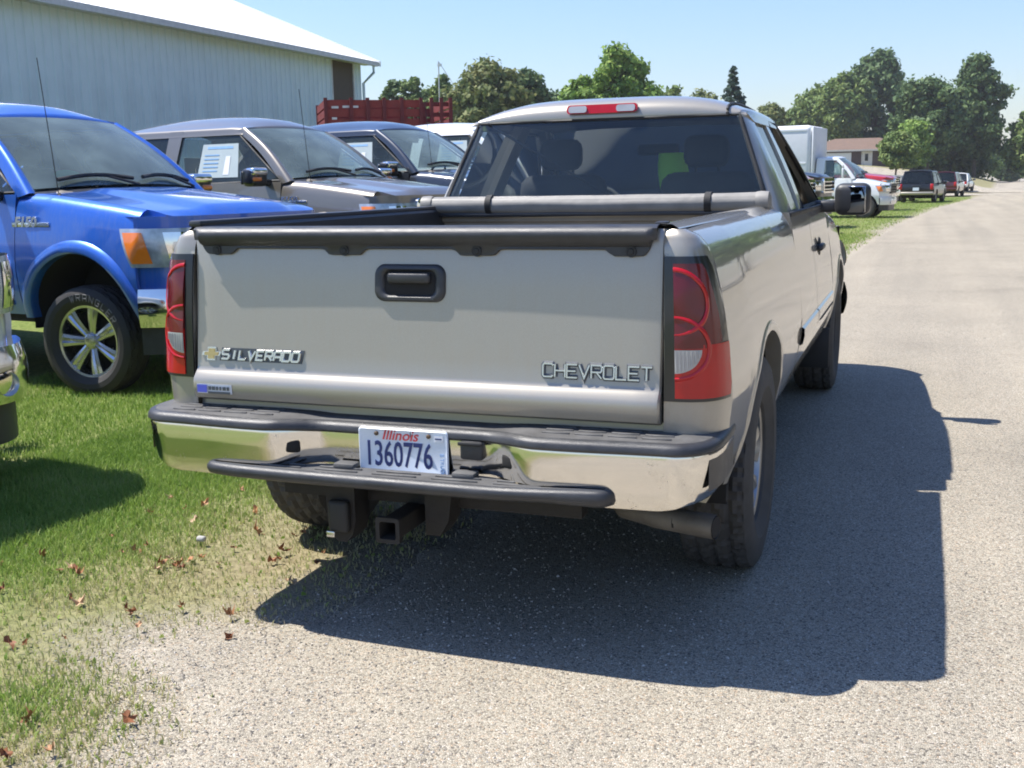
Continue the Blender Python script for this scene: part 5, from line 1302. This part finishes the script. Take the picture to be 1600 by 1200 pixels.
    for sd in (1, -1):      # roof moulding, side glass, mirrors and trim
        jj = 23 if sd > 0 else 1
        mp = [Vector((sd*.603, top[jj].y-.010, 1.728))]+[Vector(r[jj])+Vector((0, -.004 if k < 4 else 0, .004)) for k, r in enumerate(rows) if k > 0]
        MB().tube(mp, .0075, 6).build('roof_moulding', M['rubber'], root, 60)
        for yb0, yb1, yt0, yt1, nm in ((2.80, 2.95, 2.84, 2.99, 'door_pillar'),):
            r = []
            for i in range(7):
                t = i/6; z = lerp(1.255, 1.745, t); x = v.Xg(z)+.003; a, c = lerp(yb0, yt0, t), lerp(yb1, yt1, t); r.append([(sd*(x-.05), a, z), (sd*x, a, z), (sd*x, c, z), (sd*(x-.05), c, z)])
            MB().grid(r).build(nm, P, root, 40)
        def pane(nm, q, mt):
            g = []
            for i in range(7):
                t = i/6; row = []
                for j in range(7):
                    u = j/6; y = lerp(lerp(q[0][0], q[1][0], u), lerp(q[3][0], q[2][0], u), t); z = lerp(lerp(q[0][1], q[1][1], u), lerp(q[3][1], q[2][1], u), t); row.append((sd*(v.Xg(z)-.008), y, z))
                g.append(row)
            return MB().grid(g).build(nm, mt, root, 60), g
        w, g = pane('quarter_window', [(2.395, 1.282), (2.81, 1.278), (2.85, 1.715), (2.455, 1.715)], M['glass_dark'])
        for q in ([(2.95, 1.275), (3.90, 1.285), (3.32, 1.715), (2.99, 1.715)],) if sd < 0 else ():
            w, g = pane('front_window', q, M['glass_side'])
        if sd > 0:          # the front window stands open: only its black channel shows
            fr = [(2.955, 1.275), (3.90, 1.285), (3.60, 1.52), (3.33, 1.72), (2.99, 1.72)]
            MB().tube([(sd*(v.Xg(z)-.004), y, z) for y, z in fr], .014, 6, closed=True).build('window_channel', M['rubber'], root, 60)
        MB().rbox((sd*(v.X(2.6, 1.262, INS_DOOR)-.002), 3.0, 1.268), (.02, 1.80, .022), .006).build('belt_moulding', M['rubber'], root, 40)
        # door handle and body-side moulding
        hx = v.X(3.19, 1.06, INS_DOOR); h = MB().rbox((sd*(hx+.016), 3.19, 1.06), (.034, .17, .036), .014, 3).build('door_handle', M['plastic'], root, 60)
        MB().lathe([(0, .012), (.045, .010), (.055, .0)], 20, 'X', (sd*hx, 3.19, 1.06)).build('handle_cup', M['rubber'], h, 50) if sd > 0 else None
        for y0, y1 in ((2.13, 2.87), (2.90, 3.90)):
            rows = [[(sd*(v.X(y, z, INS_DOOR)+o), y, z) for z, o in ((.665, -.002), (.675, .012), (.71, .016), (.745, .012), (.755, -.002))] for y in [lerp(y0, y1, k/8) for k in range(9)]]
            MB().grid(rows).build('door_moulding', P, root, 40)
        # flap behind the front wheel, lower sill strip
        MB().rbox((sd*.86, 4.13, .36), (.20, .02, .26), .008).build('mud_flap', M['rubber'], root, 40)
    # third brake lamp in the roof edge
    def onroof(x, z, o): q = x/.655; return (x, 2.255-.022*(1-q*q)-.004-o+max(0, (z-1.778))*.45, z)
    bl = MB().grid([[onroof(x, z, o) for x, z in rrect(-.176+.0, .176, 1.758, 1.800, .016, 4)] for o in (.0, .018)], 0, True); bl.poly([onroof(x, z, .018) for x, z in rrect(-.176, .176, 1.758, 1.800, .016, 4)])
    br = bl.build('brake_lamp', M['redlens'], root, 40)
    for sd in (1, -1):
        c = MB(); rr2 = rrect(sd*.120-.046, sd*.120+.046, 1.763, 1.795, .012, 4); c.grid([[onroof(x, z, o) for x, z in rr2] for o in (.016, .022)], 0, True); c.poly([onroof(x, z, .022) for x, z in rr2]); c.build('cargo_lens', M['clearlens'], br, 40)
    # rolled tonneau cover strapped behind the glass
    n = 28; rows = []
    for i in range(41):
        x = -.845+1.665*i/40; row = []
        for j in range(n+1):
            a = 2*PI*j/n; r = .043+.003*mnoise.noise(Vector((x*4, math.cos(a)*1.2, math.sin(a)*1.2)))+.0012*math.sin(9*a)
            r *= .93 if i in (0, 40) else 1
            row.append((x, 2.005-.012+r*math.cos(a), 1.335-.006+r*math.sin(a)-.004*math.sin(PI*i/40)))
        rows.append(row)
    tr = MB().grid(rows); tr.poly(rows[0]); tr.poly(rows[-1]); roll_ = tr.build('tonneau_roll', M['vinyl'], root, 50)
    for x in (-.50, .565): MB().lathe([(.0465, -.016), (.049, -.014), (.049, .014), (.0465, .016)], 26, 'X', (x, 1.993, 1.329)).build('roll_strap', M['strap'], roll_, 50)
    for x in (-.852, .828): MB().lathe([(.0, -.012), (.03, -.014), (.047, -.006), (.049, .03), (.046, .05)] if x < 0 else [(.046, -.05), (.049, -.03), (.047, .006), (.03, .014), (0, .012)], 20, 'X', (x, 1.993, 1.329)).build('roll_end', M['vinyl'], roll_, 50)
    MB().rbox((0, 1.995, 1.284), (1.64, .06, .022), .008).build('roll_rail', M['plastic'], root, 40)
    # mirrors: big black heads
    for sd in (1, -1):
        b = MB().rbox((sd*1.095, 3.70, 1.305), (.20, .13, .185), .045, 4).build('mirror_housing', M['plastic'], root, 60)
        MB().rbox((sd*1.095, 3.638, 1.305), (.165, .012, .150), .005, 2, mat=Matrix.Rotation(-sd*.40, 3, 'Z')).build('mirror_glass', M['mirror'], b, 60)
        MB().rbox((sd*.95, 3.72, 1.265), (.16, .08, .07), .02).build('mirror_arm', M['plastic'], b, 60)
    v.zw1 = 1.745
    v.interior([(2.95, True)], True); v.front(zb0=.45, zb1=.68, zl0=.80, zl1=.98, zg0=.74, zg1=1.0)
    bs = MB()
    bs.rbox((0, 2.42, 1.06), (1.36, .14, .50), .06, 3); bs.build('rear_bench', M['cloth'], root, 60)
    return root, v
silver, silver_v = make_silver()
vest = MB()
rows = []
for i in range(9):
    t = i/8; w = .15+.03*math.sin(3*t)
    rows.append([(.19+.0*t+w*.5*math.cos(a)+.02*math.sin(5*t), 3.02+.055*math.sin(a)+.03*t, 1.12+.46*t) for a in [2*PI*k/14 for k in range(14)]])
vest.grid(rows, 0, True); vest.poly(rows[0]); vest.poly(rows[-1])
tag(vest.build('safety_vest', M['hivis'], None, 60), 'lime green safety vest hung inside the silver pickup cab, seen through its rear window', 'vest')
# ------------------------------------------------------------------ the row of pickups on the lot
GP = 'pickups parked in a row on the lot'
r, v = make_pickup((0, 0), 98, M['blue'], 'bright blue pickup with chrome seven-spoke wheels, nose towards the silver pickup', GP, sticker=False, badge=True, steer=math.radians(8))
place_by(r, 98, .975, 4.92, -4.25, 3.30, -.02)
MB().rbox((0, 0, 0), (.0, .0, .0)) if 0 else None
def on_glass(root, v, q, t, w, h, mt, nm):   # sticker on the windshield
    i = max(0, min(9, int(t*10))); 
    def P(qq, tt):
        xb = lerp(v.gbw*qq, v.gtw*qq, tt); y = lerp(v.yw0+.17*(1-qq*qq), v.yw1+.09*(1-qq*qq), tt)+.035*.6*math.sin(PI*tt); z = lerp(v.zw0+.03*(1-qq*qq), v.zw1+.025*(1-qq*qq), tt)+.035*math.sin(PI*tt)
        return Vector((xb, y-.006, z-.004))
    pts = [P(q+w*math.cos(2*PI*k/20), t+h*math.sin(2*PI*k/20)) for k in range(20)]
    c = P(q, t); b = MB().prism(pts, (0, -.002, -.001)); return b.build(nm, mt, root, 0)
on_glass(r, v, .62, .14, .12, .055, M['green'], 'green_sticker')
MB().box((.25, 4.10, 1.45), (.42, .28, .008), rz=.2).build('dash_paper', M['paper'], r, 0)
MB().box((-.42, 4.20, 1.46), (.30, .2, .008), rz=-.2).build('dash_paper', M['paper'], r, 0)
MB().rbox((-.03, 1.75, 1.62), (.42, .02, .40), .01).build('document', M['paper'], r, 0)
wb = MB(); 
for k, ch in enumerate("WRANGLER"): pass
def tyre_letters(root, v, word, a0, a1):
    """raised white letters round the side wall of the near front tyre"""
    tx = v.tx+.0045; R_ = v.R*.80; st = math.radians(8); n = len(word); b = MB()
    for i, ch in enumerate(word):
        a = lerp(a0, a1, i/(n-1))
        for pl in GLYPH.get(ch, GLYPH['H']):
            def f(x, z, u):
                rr = R_+z*.046-.023; aa = a+(x*.034-.017)/R_; p = Vector((0, -math.cos(aa)*rr, math.sin(aa)*rr))
                return (u, p.y, p.z)
            ribbon(b, [(p[0], p[1]) for p in pl], .20, .002, f)
    return b
wheel_obj = [c for c in r.children if c.name.startswith('wheel') and not c.name.startswith('wheel_') and c.location.x > 0 and c.location.y > 3][0]
tl_ = tyre_letters(r, v, "WRANGLER", math.radians(76), math.radians(148))
lo = tl_.build('tyre_lettering', M['letter_white'], wheel_obj, 0)
lo.matrix_parent_inverse = Matrix.Identity(4)
bpy.context.view_layer.update()
# letters are laid out in the frame of the vehicle and carried into the frame of the wheel
Tl = Matrix.Translation((v.tx+.001, 4.92, v.zc)); lo.matrix_local = wheel_obj.matrix_local.inverted() @ Matrix.Translation((v.tx-.1325, 4.92, v.zc)) @ Matrix.Rotation(math.radians(8), 4, 'Z') @ Matrix.Translation((.1335, 0, 0)) @ Matrix.Rotation(0, 4, 'X')
def clone(src, heading, lx, ly, wx, wy, z0, paint, label, old, scale=1., extra=None):
    c = copy_tree(src); c['label'] = label; recolor(c, old, paint); c.scale = (scale,)*3; place_by(c, heading, lx, ly, wx, wy, z0); return c
g, vg = make_pickup((0, 0), 100, M['grey'], 'warm grey pickup between the blue and dark slate pickups, price sheet in its window', GP, sticker=True, badge=True)
place_by(g, 100, .975, 4.92, -4.52, 7.36, .06)
MB().box((.30, 4.10, 1.45), (.36, .24, .008), rz=.3).build('dash_paper', M['paper'], g, 0)
MB().rbox((-.30, 1.7, 1.60), (.34, .02, .36), .01).build('document', M['paper'], g, 0)
clone(g, 101, .975, 4.92, -4.60, 10.75, .17, M['slate'], 'dark slate pickup beyond the warm grey one, only its cab showing', M['grey'])
clone(g, 100, .975, 4.92, -4.6, 14.3, .30, M['white'], 'white pickup showing only a roof corner left of the silver cab', M['grey'])
clone(r, 98, .975, 4.92, -3.70, -.60, -.05, M['white'], 'white pickup at the left edge, only its front corner showing', M['blue'])
clone(g, 99, .975, 4.92, -3.6, 18.0, .32, M['white'], 'white pickup seen through the left half of the silver cab rear window', M['grey'])
clone(g, 99, .975, 4.92, -2.9, 21.6, .30, M['grey'], 'grey pickup seen through the middle of the silver cab rear window', M['grey'])
clone(g, 99, .975, 4.92, -2.3, 25.2, .15, M['orange'], 'orange red pickup seen through the silver cab rear window', M['grey'])
clone(g, 99, .975, 4.92, -2.25, 29.3, .05, M['black'], 'dark grey heavy pickup in front of the white box truck', M['grey'], 1.10)
clone(g, 99, .975, 4.92, -.62, 46.5, .10, M['red'], 'red pickup nose beyond the bonnet of the white box truck', M['grey'])
# ------------------------------------------------------------------ white box truck
bt = empty('box_truck'); tag(bt, 'white box truck with a rounded cargo body parked nose to the road', 'box truck')
v = Veh(bt, M['white'], L=8.0, yf=7.15, yr=2.0, zc=.40, R=.40, tw=.26, rim=.21, tx=.98, hw=1.0, Ra=.47, zr=.48, tops=[(0, 1.40), (5.4, 1.42), (7.0, 1.40), (7.6, 1.20), (8.0, 1.12)],
        yw0=6.80, yw1=6.18, zw0=1.42, zw1=2.10, gbw=.86, gtw=.72, yg0=5.45, yg1=5.48, belt=1.38, bw=.93, rw=.78, rcrown=.06, zh0=1.38, zh1=1.14, crown=.03, dome=0., glass=M['glass'], trim=M['dash'], seatmat=M['cloth'], grillemat=M['plastic'])
v.side('front_door', 5.42, 6.72, INS_DOOR); v.side('front_fender', 6.73, 7.67); v.wells(); v.wheels('slot', M['alloy'], M['tyre'], 90); v.hood(); v.windshield()
v.greenhouse([('front_window', [(5.72, 1.42), (6.70, 1.42), (6.14, 2.02), (5.74, 2.02)], M['glass'])], [(5.44, 5.74, 5.46, 5.76, None)], .065); v.interior([(5.8, False)]); v.front(bumper_mat=M['white'], zb0=.46, zb1=.72)
for sd in (1, -1):
    m_ = MB().rbox((sd*1.16, 6.45, 1.58), (.14, .06, .36), .03).build('mirror_housing', M['boxwhite'], bt, 60); MB().tube([(sd*.95, 6.5, 1.42), (sd*1.16, 6.47, 1.45), (sd*1.16, 6.47, 1.8), (sd*.9, 6.4, 1.85)], .012, 6).build('mirror_arm', M['rubber'], m_, 60)
b = MB(); b.rbox((0, 2.65, 2.06), (2.36, 5.35, 2.42), .16, 4); b.build('cargo_box', M['boxwhite'], bt, 50)
for sd in (1, -1):
    for z in (.93, 1.95, 3.10): MB().box((sd*1.185, 2.65, z), (.02, 5.0, .05)).build('box_rail', M['boxwhite'], bt, 0)
MB().rbox((0, 5.37, 2.06), (2.3, .06, 2.3), .02).build('box_front', M['boxwhite'], bt, 40)
bt.scale = (1.0,)*3; place_by(bt, 97, .98, 7.15, -.45, 37.6, 0.)
# ------------------------------------------------------------------ vehicles further down the road
def make_wagon(paint, label, cat, name, H=1.72, L=4.7, W=.90, group=None, tall=True, bumper=None):
    root = empty(name); tag(root, label, cat, group)
    bz = H*.585
    v = Veh(root, paint, L=L, yf=L-.95, yr=.95, zc=.34, R=.34, tw=.22, rim=.20, tx=W-.03, hw=W, Ra=.40, zr=.36, tops=[(0, bz), (L*.66, bz-.02), (L-.7, bz-.14), (L, bz-.25)], yw0=L*.66, yw1=L*.66-.75, zw0=bz, zw1=H-.07,
            gbw=W*.84, gtw=W*.68, yg0=.12 if tall else .75, yg1=.34 if tall else 1.35, belt=bz-.02, bw=W*.94, rw=W*.74, rcrown=.06, zh0=bz-.02, zh1=bz-.22, crown=.03, dome=0., glass=M['glass_privacy'], trim=M['dash'], seatmat=M['cloth'], grillemat=M['plastic'])
    v.side('rear_quarter', .02, L*.36); v.side('front_door', L*.36+.02, L*.66-.05, INS_DOOR); v.side('front_fender', L*.66-.04, L-.33); v.wells(); v.wheels('slot', M['alloy'], M['tyre'], 90); v.hood(); v.windshield()
    v.greenhouse([('front_window', [(L*.40, bz), (v.yw0-.10, bz), (v.yw1-.06, H-.12), (L*.40, H-.12)], M['glass_privacy']), ('rear_side_window', [(v.yg0+.16, bz), (L*.38, bz), (L*.38, H-.12), (v.yg1+.14, H-.12)], M['glass_privacy'])], [(L*.375, L*.41, L*.375, L*.41, None)], .05)
    v.rear_glass(M['glass_privacy']); v.interior([(L*.40, True)], True); v.front(zb0=.36, zb1=.60, zl0=.62, zl1=.80, zg0=.60, zg1=.82, bumper_mat=paint)
    rows = []
    for z in [lerp(.40, bz, k/8) for k in range(9)]:
        rows.append([(q*(v.X(.02, z)), .02-.05*(1-q*q)-.03*math.sin(PI*(z-.4)/(bz-.4)), z) for q in [-1+2*k/12 for k in range(13)]])
    hb = MB().grid(rows).build('tailgate', paint, root, 50)
    if not tall: MB().grid([[(q*v.X(.1, bz), .0, bz-.01) for q in (-1, -.5, 0, .5, 1)], [(q*v.bw*.92, v.yg0+.05, bz+.03) for q in (-1, -.5, 0, .5, 1)]]).build('boot_lid', paint, root, 50)
    MB().rbox((0, -.08, .52), (2*W-.04, .16, .15), .05, 3).build('rear_bumper', bumper or paint, root, 60)
    for sd in (1, -1): MB().rbox((sd*(W-.13), -.0, bz-.16), (.17, .12, .30), .03, 2).build('taillight', M['redlens'], root, 60)
    pl = MB().box((0, -.075, .74), (.31, .02, .16)).build('number_plate', M['plate'], root, 0)
    MB().rbox((0, -.066, bz-.10), (.5, .03, .04), .01).build('tailgate_trim', M['plastic'], root, 40)
    v.mirrors(v.yw0-.25, bz+.06, False, .20, .14); return root
s = make_wagon(M['black'], 'black sport utility vehicle seen from behind, parked on the grass verge', 'car', 'sport_utility_vehicle', 1.74, 4.7, .93, 'vehicles parked along the verge ahead', bumper=M['tan'])
place_by(s, 9, 0, 0, 1.15, 60.0, 0.)
c1 = make_wagon(M['maroon'], 'dark red van seen from behind, beyond the black sport utility vehicle', 'car', 'van', 1.70, 4.6, .92, 'vehicles parked along the verge ahead'); place_by(c1, 9, 0, 0, 2.75, 77.5, 0.)
c2 = make_wagon(M['white'], 'white car at the far end of the parked vehicles, beyond the dark red van', 'car', 'saloon_car', 1.50, 4.6, .88, 'vehicles parked along the verge ahead', False); place_by(c2, 10, 0, 0, 3.95, 93.0, .12)
c3 = copy_tree(c2); c3['label'] = 'silver car half hidden to the left of the black sport utility vehicle'; recolor(c3, M['white'], M['tan']); place_by(c3, 12, 0, 0, -.62, 64.0, 0.)
